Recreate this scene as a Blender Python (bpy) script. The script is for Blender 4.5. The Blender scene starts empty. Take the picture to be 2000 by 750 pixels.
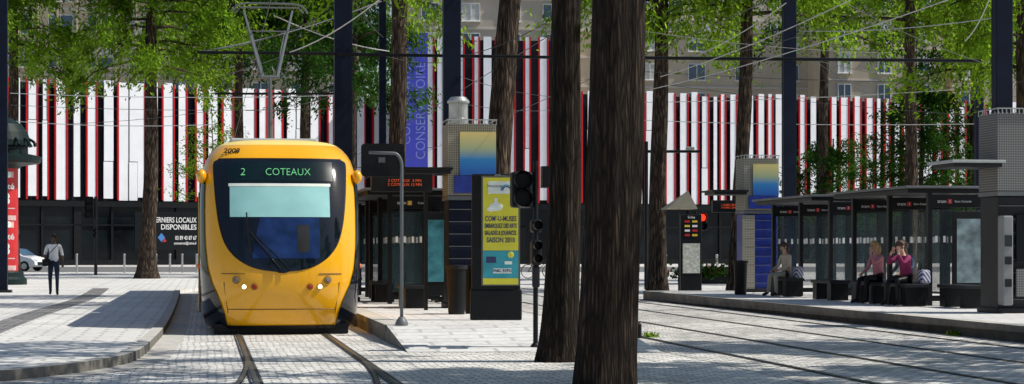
import bpy, math, random
import numpy as np
from mathutils import Vector, Matrix
random.seed(7); rng=np.random.default_rng(7)
F=4000.0; H=1.39; HY=488.0
sc=bpy.context.scene
sc.view_settings.view_transform='Standard'
try: sc.view_settings.look='None'
except Exception: pass
sc.view_settings.exposure=0
ROT=math.atan(0.15)
def S(X,D,z=0.0): return Vector((X-0.15*D,D,z))
def P(px,py,D): return Vector(((px-1000)/F*D,D,H+(HY-py)/F*D))
def G(px,py,z=0.0):
    D=(H-z)*F/(py-HY); return Vector(((px-1000)/F*D,D,z))
# ---------------------------------------------------------------- materials
def N(nt,t,**k):
    n=nt.nodes.new(t)
    for a,b in k.items(): setattr(n,a,b)
    return n
MATS={}
def mat(name,col,rough=0.6,metal=0.0,var=0.15,nscale=3.0,bump=0.0,bscale=30.0,stretch=None,spec=0.4,emit=None,estr=0,coat=0):
    if name in MATS: return MATS[name]
    m=bpy.data.materials.new(name); m.use_nodes=True; nt=m.node_tree; b=nt.nodes['Principled BSDF']
    b.inputs['Roughness'].default_value=rough; b.inputs['Metallic'].default_value=metal
    b.inputs['Specular IOR Level'].default_value=spec
    if coat: b.inputs['Coat Weight'].default_value=coat; b.inputs['Coat Roughness'].default_value=0.06
    tc=N(nt,'ShaderNodeTexCoord'); mp=N(nt,'ShaderNodeMapping')
    if stretch: mp.inputs['Scale'].default_value=stretch
    nt.links.new(tc.outputs['Object'],mp.inputs['Vector'])
    no=N(nt,'ShaderNodeTexNoise'); no.inputs['Scale'].default_value=nscale; no.inputs['Detail'].default_value=6
    nt.links.new(mp.outputs['Vector'],no.inputs['Vector'])
    mr=N(nt,'ShaderNodeMapRange'); mr.inputs['From Min'].default_value=.3; mr.inputs['From Max'].default_value=.7
    mr.inputs['To Min'].default_value=1-var; mr.inputs['To Max'].default_value=1+var
    nt.links.new(no.outputs['Fac'],mr.inputs['Value'])
    mx=N(nt,'ShaderNodeVectorMath',operation='SCALE'); mx.inputs[0].default_value=col[:3]
    nt.links.new(mr.outputs['Result'],mx.inputs['Scale'])
    nt.links.new(mx.outputs['Vector'],b.inputs['Base Color'])
    if bump:
        n2=N(nt,'ShaderNodeTexNoise'); n2.inputs['Scale'].default_value=bscale; n2.inputs['Detail'].default_value=4
        nt.links.new(mp.outputs['Vector'],n2.inputs['Vector'])
        bp=N(nt,'ShaderNodeBump'); bp.inputs['Strength'].default_value=bump; bp.inputs['Distance'].default_value=.03
        nt.links.new(n2.outputs['Fac'],bp.inputs['Height']); nt.links.new(bp.outputs['Normal'],b.inputs['Normal'])
    if emit:
        b.inputs['Emission Color'].default_value=(*emit,1); b.inputs['Emission Strength'].default_value=estr
    MATS[name]=m; return m
def paving(name,col,mortar,sx,sy,var=.2,blot=.15,rough=.6,bump=.4,rot=ROT):
    m=bpy.data.materials.new(name); m.use_nodes=True; nt=m.node_tree; b=nt.nodes['Principled BSDF']
    tc=N(nt,'ShaderNodeTexCoord'); mp=N(nt,'ShaderNodeMapping'); mp.inputs['Rotation'].default_value=(0,0,-rot)
    nt.links.new(tc.outputs['Object'],mp.inputs['Vector'])
    wn=N(nt,'ShaderNodeTexNoise'); wn.inputs['Scale'].default_value=.8
    nt.links.new(mp.outputs['Vector'],wn.inputs['Vector'])
    ad=N(nt,'ShaderNodeVectorMath',operation='MULTIPLY_ADD'); ad.inputs[1].default_value=(.12,.12,0)
    nt.links.new(wn.outputs['Color'],ad.inputs[0]); nt.links.new(mp.outputs['Vector'],ad.inputs[2])
    br=N(nt,'ShaderNodeTexBrick'); br.inputs['Scale'].default_value=1
    br.inputs['Brick Width'].default_value=sx; br.inputs['Row Height'].default_value=sy; br.inputs['Mortar Size'].default_value=min(sx,sy)*.09
    br.inputs['Mortar Smooth'].default_value=.3
    c1=[c*(1-var) for c in col]; c2=[c*(1+var) for c in col]
    br.inputs['Color1'].default_value=(*c1,1); br.inputs['Color2'].default_value=(*c2,1); br.inputs['Mortar'].default_value=(*mortar,1)
    nt.links.new(ad.outputs['Vector'],br.inputs['Vector'])
    n1=N(nt,'ShaderNodeTexNoise'); n1.inputs['Scale'].default_value=.35; n1.inputs['Detail'].default_value=8; n1.inputs['Roughness'].default_value=.65
    nt.links.new(mp.outputs['Vector'],n1.inputs['Vector'])
    n3=N(nt,'ShaderNodeTexNoise'); n3.inputs['Scale'].default_value=9; n3.inputs['Detail'].default_value=5
    nt.links.new(mp.outputs['Vector'],n3.inputs['Vector'])
    mm=N(nt,'ShaderNodeMath',operation='ADD'); nt.links.new(n1.outputs['Fac'],mm.inputs[0]); nt.links.new(n3.outputs['Fac'],mm.inputs[1])
    mr=N(nt,'ShaderNodeMapRange'); mr.inputs['From Min'].default_value=.75; mr.inputs['From Max'].default_value=1.25
    mr.inputs['To Min'].default_value=1-blot; mr.inputs['To Max'].default_value=1+blot
    nt.links.new(mm.outputs[0],mr.inputs['Value'])
    mx=N(nt,'ShaderNodeVectorMath',operation='SCALE'); nt.links.new(br.outputs['Color'],mx.inputs[0]); nt.links.new(mr.outputs['Result'],mx.inputs['Scale'])
    nt.links.new(mx.outputs['Vector'],b.inputs['Base Color']); b.inputs['Roughness'].default_value=rough
    bp=N(nt,'ShaderNodeBump'); bp.inputs['Strength'].default_value=bump; bp.inputs['Distance'].default_value=.03; bp.invert=True
    m2=N(nt,'ShaderNodeMath',operation='MULTIPLY_ADD'); m2.inputs[1].default_value=-.6
    nt.links.new(n3.outputs['Fac'],m2.inputs[0]); nt.links.new(br.outputs['Fac'],m2.inputs[2])
    nt.links.new(m2.outputs[0],bp.inputs['Height']); nt.links.new(bp.outputs['Normal'],b.inputs['Normal'])
    return m
def leafmat(name,c,tr,f=.5):
    m=bpy.data.materials.new(name); m.use_nodes=True; nt=m.node_tree; nt.nodes.clear()
    o=N(nt,'ShaderNodeOutputMaterial'); d=N(nt,'ShaderNodeBsdfDiffuse'); t=N(nt,'ShaderNodeBsdfTranslucent'); x=N(nt,'ShaderNodeMixShader')
    x.inputs[0].default_value=f
    tc=N(nt,'ShaderNodeTexCoord'); no=N(nt,'ShaderNodeTexNoise'); no.inputs['Scale'].default_value=1.1; no.inputs['Detail'].default_value=3
    nt.links.new(tc.outputs['Object'],no.inputs['Vector'])
    mr=N(nt,'ShaderNodeMapRange'); mr.inputs['From Min'].default_value=.35; mr.inputs['From Max'].default_value=.65; mr.inputs['To Min'].default_value=.4; mr.inputs['To Max'].default_value=1.5
    nt.links.new(no.outputs['Fac'],mr.inputs['Value'])
    for sh,cc in((d,c),(t,tr)):
        v=N(nt,'ShaderNodeVectorMath',operation='SCALE'); v.inputs[0].default_value=cc
        nt.links.new(mr.outputs['Result'],v.inputs['Scale']); nt.links.new(v.outputs['Vector'],sh.inputs['Color'])
    nt.links.new(d.outputs[0],x.inputs[1]); nt.links.new(t.outputs[0],x.inputs[2]); nt.links.new(x.outputs[0],o.inputs['Surface'])
    return m
def glassmat(name,col,alpha=.35,rough=.04):
    m=bpy.data.materials.new(name); m.use_nodes=True; nt=m.node_tree; b=nt.nodes['Principled BSDF']
    b.inputs['Base Color'].default_value=(*col,1); b.inputs['Roughness'].default_value=rough; b.inputs['Alpha'].default_value=alpha
    b.inputs['Specular IOR Level'].default_value=.7
    return m
def gradmat(name,z0,z1,stops,rough=.3):
    m=bpy.data.materials.new(name); m.use_nodes=True; nt=m.node_tree; b=nt.nodes['Principled BSDF']
    tc=N(nt,'ShaderNodeTexCoord'); sp=N(nt,'ShaderNodeSeparateXYZ'); nt.links.new(tc.outputs['Object'],sp.inputs[0])
    mr=N(nt,'ShaderNodeMapRange'); mr.inputs['From Min'].default_value=z0; mr.inputs['From Max'].default_value=z1
    nt.links.new(sp.outputs['Z'],mr.inputs['Value'])
    cr=N(nt,'ShaderNodeValToRGB'); e=cr.color_ramp.elements
    e[0].position=stops[0][0]; e[0].color=(*stops[0][1],1); e[1].position=stops[-1][0]; e[1].color=(*stops[-1][1],1)
    for p,c in stops[1:-1]:
        k=e.new(p); k.color=(*c,1)
    nt.links.new(mr.outputs['Result'],cr.inputs[0]); nt.links.new(cr.outputs[0],b.inputs['Base Color'])
    b.inputs['Roughness'].default_value=rough
    return m
BLACK=mat('black_paint',(.007,.008,.010),.45,var=.3,spec=.2)
NAVY=mat('navy_steel',(.005,.009,.024),.5,var=.25,spec=.15)
DARK=mat('dark_grey_metal',(.015,.016,.02),.5,var=.3,spec=.25)
STEEL=mat('galvanised_steel',(.42,.43,.42),.35,metal=.7,var=.25,nscale=6)
GREYM=mat('light_grey_metal',(.38,.40,.41),.45,var=.12)
GREYD=mat('mid_grey_metal',(.12,.13,.14),.45,var=.15)
WHITE=mat('white_paint',(.8,.8,.8),.5,var=.06)
LWHITE=mat('letter_white',(.8,.8,.8),.6,var=.02)
RED=mat('red_paint',(.5,.02,.025),.45,var=.12)
# ---------------------------------------------------------------- mesh builder
class MB:
    def __init__(s): s.v=[]; s.f=[]; s.m=[]
    def box(s,cx,cy,cz,sx,sy,sz,mi=0,rz=0,tx=1,ty=1):
        b=len(s.v); c,q=math.cos(rz),math.sin(rz)
        for dz in(-.5,.5):
            for dx,dy in((-.5,-.5),(.5,-.5),(.5,.5),(-.5,.5)):
                x=dx*sx*(tx if dz>0 else 1); y=dy*sy*(ty if dz>0 else 1)
                s.v.append((cx+c*x-q*y,cy+q*x+c*y,cz+dz*sz))
        for f in((3,2,1,0),(4,5,6,7),(0,1,5,4),(1,2,6,5),(2,3,7,6),(3,0,4,7)):
            s.f.append(tuple(b+i for i in f)); s.m.append(mi)
        return s
    def path(s,pts,rad,n=8,mi=0,cap=True):
        pts=[Vector(p) for p in pts]; b=len(s.v); k=len(pts)
        if not hasattr(rad,'__len__'): rad=[rad]*k
        up=None
        for i,p in enumerate(pts):
            t=(pts[min(i+1,k-1)]-pts[max(i-1,0)]).normalized()
            if up is None:
                up=Vector((1,0,0)) if abs(t.x)<.8 else Vector((0,0,1))
            u=(up-t*up.dot(t)).normalized(); w=t.cross(u); up=u
            for j in range(n):
                a=2*math.pi*j/n; s.v.append(tuple(p+(u*math.cos(a)+w*math.sin(a))*rad[i]))
        for i in range(k-1):
            for j in range(n):
                a=b+i*n+j; c=b+i*n+(j+1)%n
                s.f.append((a,c,c+n,a+n)); s.m.append(mi)
        if cap:
            s.f.append(tuple(b+j for j in range(n))[::-1]); s.m.append(mi)
            s.f.append(tuple(b+(k-1)*n+j for j in range(n))); s.m.append(mi)
        return s
    def tube(s,p0,p1,r,n=8,mi=0,r1=None): return s.path([p0,p1],[r,r if r1 is None else r1],n,mi)
    def lathe(s,prof,cx=0,cy=0,n=32,mi=0):
        b=len(s.v)
        for r,z in prof:
            for j in range(n):
                a=2*math.pi*j/n; s.v.append((cx+r*math.cos(a),cy+r*math.sin(a),z))
        for i in range(len(prof)-1):
            for j in range(n):
                a=b+i*n+j; c=b+i*n+(j+1)%n
                s.f.append((a,c,c+n,a+n)); s.m.append(mi)
        return s
    def grid(s,fn,nu,nv,mi=0,flip=False):
        b=len(s.v)
        for i in range(nv+1):
            for j in range(nu+1): s.v.append(tuple(fn(j/nu,i/nv)))
        for i in range(nv):
            for j in range(nu):
                a=b+i*(nu+1)+j; q=(a,a+1,a+nu+2,a+nu+1)
                s.f.append(q[::-1] if flip else q); s.m.append(mi)
        return s
    def poly(s,pts,mi=0):
        b=len(s.v); s.v+= [tuple(p) for p in pts]; s.f.append(tuple(range(b,b+len(pts)))); s.m.append(mi); return s
    def prism(s,pts,z0,z1,mi=0,side=None):
        b=len(s.v); n=len(pts); side=mi if side is None else side
        for p in pts: s.v.append((p[0],p[1],z0))
        for p in pts: s.v.append((p[0],p[1],z1))
        s.f.append(tuple(b+n+i for i in range(n))); s.m.append(mi)
        for i in range(n):
            j=(i+1)%n; s.f.append((b+i,b+j,b+n+j,b+n+i)); s.m.append(side)
        return s
    def extr(s,prof,y0,y1,mi=0):
        b=len(s.v); n=len(prof)
        for e in(y0,y1):
            for a,z in prof: s.v.append((a,e,z))
        s.f.append(tuple(b+i for i in range(n))); s.m.append(mi)
        s.f.append(tuple(b+n+i for i in range(n))[::-1]); s.m.append(mi)
        for i in range(n):
            j=(i+1)%n; s.f.append((b+j,b+i,b+n+i,b+n+j)); s.m.append(mi)
        return s
    def ell(s,c,r,n=12,mi=0):
        b=len(s.v); m=n//2+1
        for i in range(m+1):
            t=math.pi*i/m
            for j in range(n):
                a=2*math.pi*j/n
                s.v.append((c[0]+r[0]*math.sin(t)*math.cos(a),c[1]+r[1]*math.sin(t)*math.sin(a),c[2]-r[2]*math.cos(t)))
        for i in range(m):
            for j in range(n):
                a=b+i*n+j; d=b+i*n+(j+1)%n; s.f.append((a,d,d+n,a+n)); s.m.append(mi)
        return s
    def build(s,name,mats,parent=None,loc=(0,0,0),rz=0,smooth=False,bevel=0):
        me=bpy.data.meshes.new(name); me.from_pydata(s.v,[],s.f)
        for m in (mats if isinstance(mats,(list,tuple)) else [mats]): me.materials.append(m)
        me.polygons.foreach_set('material_index',s.m)
        if smooth: me.polygons.foreach_set('use_smooth',[True]*len(s.f))
        me.validate(); me.update()
        o=bpy.data.objects.new(name,me); sc.collection.objects.link(o); o.location=loc; o.rotation_euler=(0,0,rz)
        if parent: o.parent=parent
        if bevel:
            bv=o.modifiers.new('bevel','BEVEL'); bv.width=bevel; bv.segments=2; bv.limit_method='ANGLE'
        return o
def tag(o,label,cat,group=None,kind=None):
    if label: o['label']=label
    if cat: o['category']=cat
    if group: o['group']=group
    if kind: o['kind']=kind
    return o
def thing(name,label,cat,loc,rz=0,group=None):
    e=bpy.data.objects.new(name,None); e.empty_display_size=.2; sc.collection.objects.link(e)
    e.location=loc; e.rotation_euler=(0,0,rz); return tag(e,label,cat,group)
def text(txt,size,m,parent,loc,rot=(math.pi/2,0,0),align='CENTER',name='lettering',ext=.002,bold=0,sx=1):
    cu=bpy.data.curves.new('t','FONT'); cu.body=txt; cu.size=size; cu.align_x=align; cu.align_y='CENTER'; cu.extrude=ext; cu.offset=bold; cu.resolution_u=3
    to=bpy.data.objects.new('t',cu); sc.collection.objects.link(to)
    dg=bpy.context.evaluated_depsgraph_get(); me=bpy.data.meshes.new_from_object(to.evaluated_get(dg))
    bpy.data.objects.remove(to); me.materials.clear(); me.materials.append(m)
    o=bpy.data.objects.new(name,me); sc.collection.objects.link(o); o.location=loc; o.rotation_euler=rot; o.scale=(sx,1,1)
    if parent: o.parent=parent
    return o
# ---------------------------------------------------------------- world / sun / camera
AZ=math.radians(91); EL=math.radians(50)
w=bpy.data.worlds.new("World"); sc.world=w; w.use_nodes=True
nt=w.node_tree; bg=nt.nodes['Background']; sky=nt.nodes.new('ShaderNodeTexSky'); sky.sky_type='NISHITA'; sky.sun_disc=False
sky.sun_elevation=EL; sky.sun_rotation=AZ; nt.links.new(sky.outputs[0],bg.inputs['Color']); bg.inputs['Strength'].default_value=.095
sl=bpy.data.lights.new('sun','SUN'); sl.energy=5; sl.angle=math.radians(.5); sl.color=(1,.95,.85)
so=bpy.data.objects.new('sun',sl); sc.collection.objects.link(so)
sd=Vector((math.sin(AZ)*math.cos(EL),math.cos(AZ)*math.cos(EL),math.sin(EL))); so.rotation_euler=sd.to_track_quat('Z','Y').to_euler()
cam=bpy.data.cameras.new('camera'); co=bpy.data.objects.new('camera',cam); sc.collection.objects.link(co); sc.camera=co
co.location=(0,0,H); co.rotation_euler=(math.pi/2,0,0); cam.sensor_width=36; cam.lens=F/2000*36; cam.shift_y=(HY-375)/2000; cam.clip_end=3000; cam.clip_start=.5
# ---------------------------------------------------------------- ground
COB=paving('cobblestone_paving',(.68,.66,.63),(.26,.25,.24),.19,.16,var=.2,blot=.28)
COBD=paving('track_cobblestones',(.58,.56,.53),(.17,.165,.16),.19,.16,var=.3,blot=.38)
SLAB=paving('pale_slab_paving',(.69,.68,.65),(.44,.43,.42),.6,.4,var=.06,blot=.16,bump=.15)
PLAT=paving('platform_slab_paving',(.66,.65,.64),(.48,.475,.47),.8,.4,var=.05,blot=.16,bump=.12)
ASPH=mat('asphalt',(.14,.14,.14),.8,var=.25,nscale=2,bump=.3)
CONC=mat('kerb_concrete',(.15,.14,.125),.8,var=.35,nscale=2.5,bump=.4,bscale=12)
KERB=mat('kerb_stone',(.48,.46,.43),.75,var=.2,nscale=4,bump=.3)
RAIL=mat('rail_steel',(.2,.19,.18),.3,metal=.8,var=.3)
GROOVE=mat('rail_groove',(.05,.047,.044),.8)
b=MB().poly([(-800,-50,0),(800,-50,0),(800,1500,0),(-800,1500,0)])
tag(b.build('ground',[COB]),'pale cobblestone square','ground',kind='structure')
def sheet(name,pts,z,m,label):
    return tag(MB().poly([(p[0],p[1],z) for p in pts]).build(name,[m]),label,None,kind='structure')
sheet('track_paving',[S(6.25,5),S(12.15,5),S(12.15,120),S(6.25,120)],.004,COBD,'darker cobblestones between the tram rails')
sheet('road',[(-140,128),(120,128),(120,168),(-140,168)],.004,ASPH,'asphalt street in front of the striped building')
for xc in(1.26,7.65,10.75):
    b=MB()
    for dx in(-.72,.72):
        a,c=S(xc+dx,6),S(xc+dx,125)
        for o_,w0,z,mi in((.045,.05,.009,1),(0,.055,.016,0),(-.06,.025,.009,1)):
            b.poly([(a.x+o_-w0/2,a.y,z),(a.x+o_+w0/2,a.y,z),(c.x+o_+w0/2,c.y,z),(c.x+o_-w0/2,c.y,z)],mi)
    tag(b.build('tram_track',[RAIL,GROOVE]),'steel tram rails sunk in cobblestones','tram track',kind='structure')
b=MB()
for dx in(-.72,.72):
    pts=[]
    for i in range(30):
        t=i/29; D=12+15*t; X=1.26-1.3*(1-t)**2; pts.append(S(X+dx,D))
    for w0,z,mi in((.07,.012,1),(.045,.019,0)):
        for p,q in zip(pts[:-1],pts[1:]):
            b.poly([(p.x-w0/2,p.y,z),(p.x+w0/2,p.y,z),(q.x+w0/2,q.y,z),(q.x-w0/2,q.y,z)],mi)
tag(b.build('tram_track',[RAIL,GROOVE]),'curved steel tram rails joining the straight track','tram track',kind='structure')
kp=[(352,574),(345,600),(328,640),(300,676),(268,703),(215,718),(120,733),(0,746),(-200,762)]
def smooth(pts,n=6):
    out=[]; k=len(pts)
    for i in range(k-1):
        p0=pts[max(i-1,0)];p1=pts[i];p2=pts[i+1];p3=pts[min(i+2,k-1)]
        for j in range(n):
            t=j/n; out.append(tuple(.5*((2*p1[d])+(-p0[d]+p2[d])*t+(2*p0[d]-5*p1[d]+4*p2[d]-p3[d])*t*t+(-p0[d]+3*p1[d]-3*p2[d]+p3[d])*t**3) for d in range(len(p1))))
    out.append(pts[-1]); return out
kw=smooth([tuple(G(*q))[:2] for q in kp])
def offset(pts,d):
    o=[]
    for i,p in enumerate(pts):
        a=Vector(pts[max(i-1,0)]);c=Vector(pts[min(i+1,len(pts)-1)]);t=(c-a).normalized(); o.append((p[0]+t.y*d,p[1]-t.x*d))
    return o
ki=offset(kw,.18)
b=MB()
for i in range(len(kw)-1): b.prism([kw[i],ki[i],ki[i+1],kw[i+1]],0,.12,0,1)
tag(b.build('kerb',[KERB,CONC]),'curved pale stone kerb beside the tram lane','kerb',kind='structure')
b=MB(); b.prism(ki+[(ki[-1][0]-30,ki[-1][1]),(-60,90),(ki[0][0],90)],0,.1)
tag(b.build('pavement',[SLAB]),'pale stone pavement','pavement',kind='structure')
ko=offset(kw,-.35); b=MB()
for i in range(len(kw)-1): b.poly([(*ko[i],.005),(*kw[i],.005),(*kw[i+1],.005),(*ko[i+1],.005)])
tag(b.build('gutter_road',[KERB]),'gutter strip of larger pale setts along the kerb',None,kind='structure')
ts=smooth([tuple(G(x,y,.1))[:2] for x,y in((214,563),(185,583),(100,612),(0,652),(-80,700))]); t2=offset(ts,.55)
b=MB()
for i in range(len(ts)-1): b.poly([(*ts[i],.104),(*ts[i+1],.104),(*t2[i+1],.104),(*t2[i],.104)][::-1])
tag(b.build('drainage_strip_pavement',[paving('dark_setts',(.22,.215,.21),(.08,.08,.08),.3,.3,var=.3)]),'dark setts strip curving over pavement',None,kind='structure')
def platform(X0,X1,D0,D1,Dr,label,h=.25):
    b=MB()
    a=[S(X0,Dr,0),S(X1,Dr,0),S(X1,D0,h),S(X0,D0,h)]
    b.poly([a[0]+Vector((0,0,.006)),a[1]+Vector((0,0,.006)),a[2],a[3]],0)
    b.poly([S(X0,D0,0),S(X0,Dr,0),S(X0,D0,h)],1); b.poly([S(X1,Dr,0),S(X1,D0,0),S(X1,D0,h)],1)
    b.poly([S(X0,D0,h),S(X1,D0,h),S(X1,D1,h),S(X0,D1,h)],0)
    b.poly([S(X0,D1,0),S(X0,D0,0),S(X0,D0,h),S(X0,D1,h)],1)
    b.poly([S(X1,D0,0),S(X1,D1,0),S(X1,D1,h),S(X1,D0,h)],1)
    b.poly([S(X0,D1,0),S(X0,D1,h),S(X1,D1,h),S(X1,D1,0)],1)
    for X in(X0,X1):
        sg=1 if X==X0 else -1
        n=int((D1-D0)/1.2)
        for i in range(n):
            d0=D0+i*1.2; d1=d0+1.185
            p=[S(X-.02*sg,d0),S(X+.33*sg,d0),S(X+.33*sg,d1),S(X-.02*sg,d1)]
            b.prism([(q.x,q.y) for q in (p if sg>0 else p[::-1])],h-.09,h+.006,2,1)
    return tag(b.build('pavement',[PLAT,CONC,KERB]),label,'platform',kind='structure')
platform(2.75,6.2,31.0,78,27.8,'raised tram platform with ramp end')
platform(12.2,20,12,57,60,'raised tram platform with concrete kerb')
# ---------------------------------------------------------------- striped building
CLW=mat('white_cladding',(.84,.86,.90),.4,var=.05,nscale=.6)
CLB=mat('black_cladding',(.008,.010,.018),.5,var=.3,spec=.2)
CLR=mat('red_cladding',(.46,.012,.018),.45,var=.15,spec=.2)
SHOPG=mat('shop_glass',(.006,.009,.012),.25,var=.6,nscale=.4,spec=.2)
bld=thing('striped_building','long low building clad in white, black and red vertical stripes','building',(0,0,0))
def seg(px0,D0,px1,D1,zt,zb,seed,dens=1.0):
    r=random.Random(seed)
    a=Vector(((px0-1000)/F*D0,D0,0)); c=Vector(((px1-1000)/F*D1,D1,0)); L=(c-a).length; ang=math.atan2(c.y-a.y,c.x-a.x)
    bw=MB(); bw.box(L/2,6.3,(zt-.3)/2,L,12,zt-.3,0); bw.build('wall',[CLB],bld,a,ang)
    m=MB(); x=.1
    def red(x_,cut=0): m.box(x_+.075,-.14,(zb+zt)/2,.16,.2,zt-zb-cut,2)
    while x<L-1.2:
        w0=r.choice([.42,.6,.7,.75,.8,.9])*dens
        off=-.12-.05*r.random(); lo=zb+r.choice([0,0,0,.15,.3,0]); hi=zt+r.choice([0,0,0,-.25,.15])
        if r.random()<.35:
            zm=zb+(zt-zb)*r.choice([.33,.5,.66]); m.box(x+w0/2,off-.05,(lo+zm)/2-.01,w0,.08,zm-lo-.05,0)
            m.box(x+w0/2+.06,off,(hi+zm)/2+.01,w0,.08,hi-zm-.05,0)
        else: m.box(x+w0/2,off,(lo+hi)/2,w0,.08,hi-lo,0)
        x+=w0
        k=r.random()
        if k<.45: x+=.03; red(x,.1*r.random()); x+=.16+r.choice([.3,.4,.55])*dens
        elif k<.8: x+=r.choice([.3,.42,.55])*dens; red(x,.2*r.random()); x+=.18
        elif k<.94: red(x+.03); x+=r.choice([.7,.95])*dens; red(x); x+=.17
        else: x+=.06
    m.build('cladding',[CLW,CLB,CLR],bld,a,ang)
    g=MB(); n=int(L/3.2)
    g.box(L/2,.15,zb/2,L,.06,zb-.1,0)
    g.box(L/2,-.05,zb-.35,L,.5,.5,1)
    g.box(L/2,-.02,.25,L,.2,.5,1)
    for i in range(n+1): g.box(i*L/n,0,zb/2-.2,.22 if i%3 else .7,.16,zb-.5,1)
    g.box(L/2,-.02,zb*.62,L,.12,.12,1)
    g.build('shopfront',[SHOPG,BLACK],bld,a,ang)
    return a,ang,L
A1=seg(-60,180,775,203,16.7,5.9,1,1.0)
A2=seg(780,197,1098,199,22.0,5.9,5,.95)
A3=seg(1100,199,2080,217,16.9,5.9,9,.86)
PUR=mat('blue_banner_cloth',(.08,.09,.62),.6,var=.12,nscale=.5)
pb=P(810,330,194.5)
bn=thing('banner','tall blue-violet vertical banner lettered CONSERVATOIRE on striped facade','banner',(pb.x,194.5,0),0)
MB().box(0,0,(22+9)/2,2.5,.12,13,0).build('cloth',[PUR],bn)
BL=mat('banner_lettering',(.32,.38,.8),.6)
text('CONSERVATOIRE',1.3,BL,bn,(.6,-.08,14.6),(math.pi/2,-math.pi/2,0),bold=-.01,sx=.9)
text('CONSERVATOIRE',1.3,BL,bn,(-.8,-.08,16.0),(math.pi/2,-math.pi/2,0),bold=-.01,sx=.9)
sg=thing('shop_sign','black window sign advertising last commercial premises with phone number','sign',((335-1000)/F*184,184.0,0),A1[1])
MB().box(-.4,0,3.1,6.2,.1,3.4,0).build('panel',[mat('sign_black',(.006,.008,.01),.3,spec=.2)],sg)
text('DERNIERS LOCAUX',.66,LWHITE,sg,(2.4,-.07,4.05),align='RIGHT',bold=.006,sx=.74)
text('DISPONIBLES',.66,LWHITE,sg,(2.4,-.07,3.42),align='RIGHT',bold=.006,sx=.9)
text('03 89 43 87 67',.5,LWHITE,sg,(2.4,-.07,2.45),align='RIGHT',bold=.006,sx=.68)
text('commercial@citivia.fr',.33,LWHITE,sg,(2.4,-.07,1.98),align='RIGHT',bold=.003,sx=.75)
MB().poly([(-1.35,-.07,2.5),(-1.0,-.07,2.1),(-.65,-.07,2.5),(-1.0,-.07,2.9)]).poly([(-.9,-.072,2.05),(-.5,-.072,2.15),(-.7,-.072,2.45)],1).build('emblem',[mat('emblem_blue',(.05,.2,.5)),RED],sg)
# ---------------------------------------------------------------- back buildings
STONE=mat('beige_render',(.58,.49,.37),.85,var=.12,nscale=.3)
STONE2=mat('warm_stone',(.52,.44,.33),.85,var=.15,nscale=.3)
GREYB=mat('cream_render',(.52,.46,.38),.85,var=.12,nscale=.3)
WG=mat('window_glass_blue',(.05,.10,.17),.15,var=.6,nscale=.2,spec=.8)
WF=mat('window_frame',(.75,.75,.72),.5)
SHUT=mat('roller_blind',(.6,.6,.57),.7)
def building(name,label,px0,px1,D,zt,floor,bay,ww,wh,m,zstart=14,seed=1,fins=False):
    r=random.Random(seed)
    x0=(px0-1000)/F*D; L=(px1-px0)/F*D
    t=thing(name,label,'building',(x0,D,0),.12)
    wb=MB().box(L/2,7,zt/2,L,14,zt,0)
    z=zstart
    while z<zt: wb.box(L/2,-.06,z-.25,L+.1,.16,.22,1); z+=floor
    wb.box(L/2,7,zt+.2,L+.6,14.6,.4,1)
    wb.build('wall',[m,mat('string_course',(.6,.56,.5),.8,var=.1)],t)
    if fins:
        fb=MB(); x=0
        while x<L: fb.box(x,-.25,(zstart+zt)/2,.16,.5,zt-zstart,0); x+=bay/2
        fb.build('fin_screen',[m],t)
    kinds=[]
    for k in range(3):
        b=MB()
        b.box(0,-.03,wh/2,ww,.05,wh,1)
        for sx in(-ww/2,0,ww/2): b.box(sx,-.08,wh/2,.09,.12,wh,0)
        for sz in(0.03,wh): b.box(0,-.083,sz,ww+.09,.12,.1,0)
        b.box(0,-.18,-.08,ww+.3,.36,.08,0)
        if k: b.box(0,-.062,wh*(1-.25*k),ww-.1,.03,wh*.5*k-.1,2)
        kinds.append(b)
    protos=[None]*3; n=0; z=zstart+.6
    while z+wh<zt:
        nb=int(L/bay)
        for i in range(nb):
            if n>=98: break
            k=r.choice([0,0,1,2]); loc=((i+.5)*L/nb,0,z)
            if protos[k] is None: protos[k]=kinds[k].build('window',[WF,WG,SHUT],t,loc)
            else:
                o=protos[k].copy(); sc.collection.objects.link(o); o.location=loc; o.parent=t
            n+=1
        z+=floor
    return t
building('apartment_building','beige apartment block with vertical fins and rows of windows',-80,700,222,36,3.6,4.2,2.6,2.1,STONE,13.5,3,True)
building('stone_building','cream stone apartment building with roller blinds',800,1120,232,38,3.4,4.0,2.0,2.0,GREYB,20,4)
building('stone_building','beige stone building above the striped facade',1130,1600,240,27,3.4,5.0,2.0,1.9,STONE,14,5)
building('stone_building','warm stone building with tall windows',1610,1850,236,40,3.6,4.4,1.5,2.3,STONE2,14,6)
building('apartment_building','pale apartment block behind trees',1860,2200,240,30,3.4,4.0,2.2,1.9,STONE,14,8)
building('apartment_building','tall cream block seen between tree crowns',1150,1560,300,40,3.4,5.0,2.0,1.9,GREYB,22,12)
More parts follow.
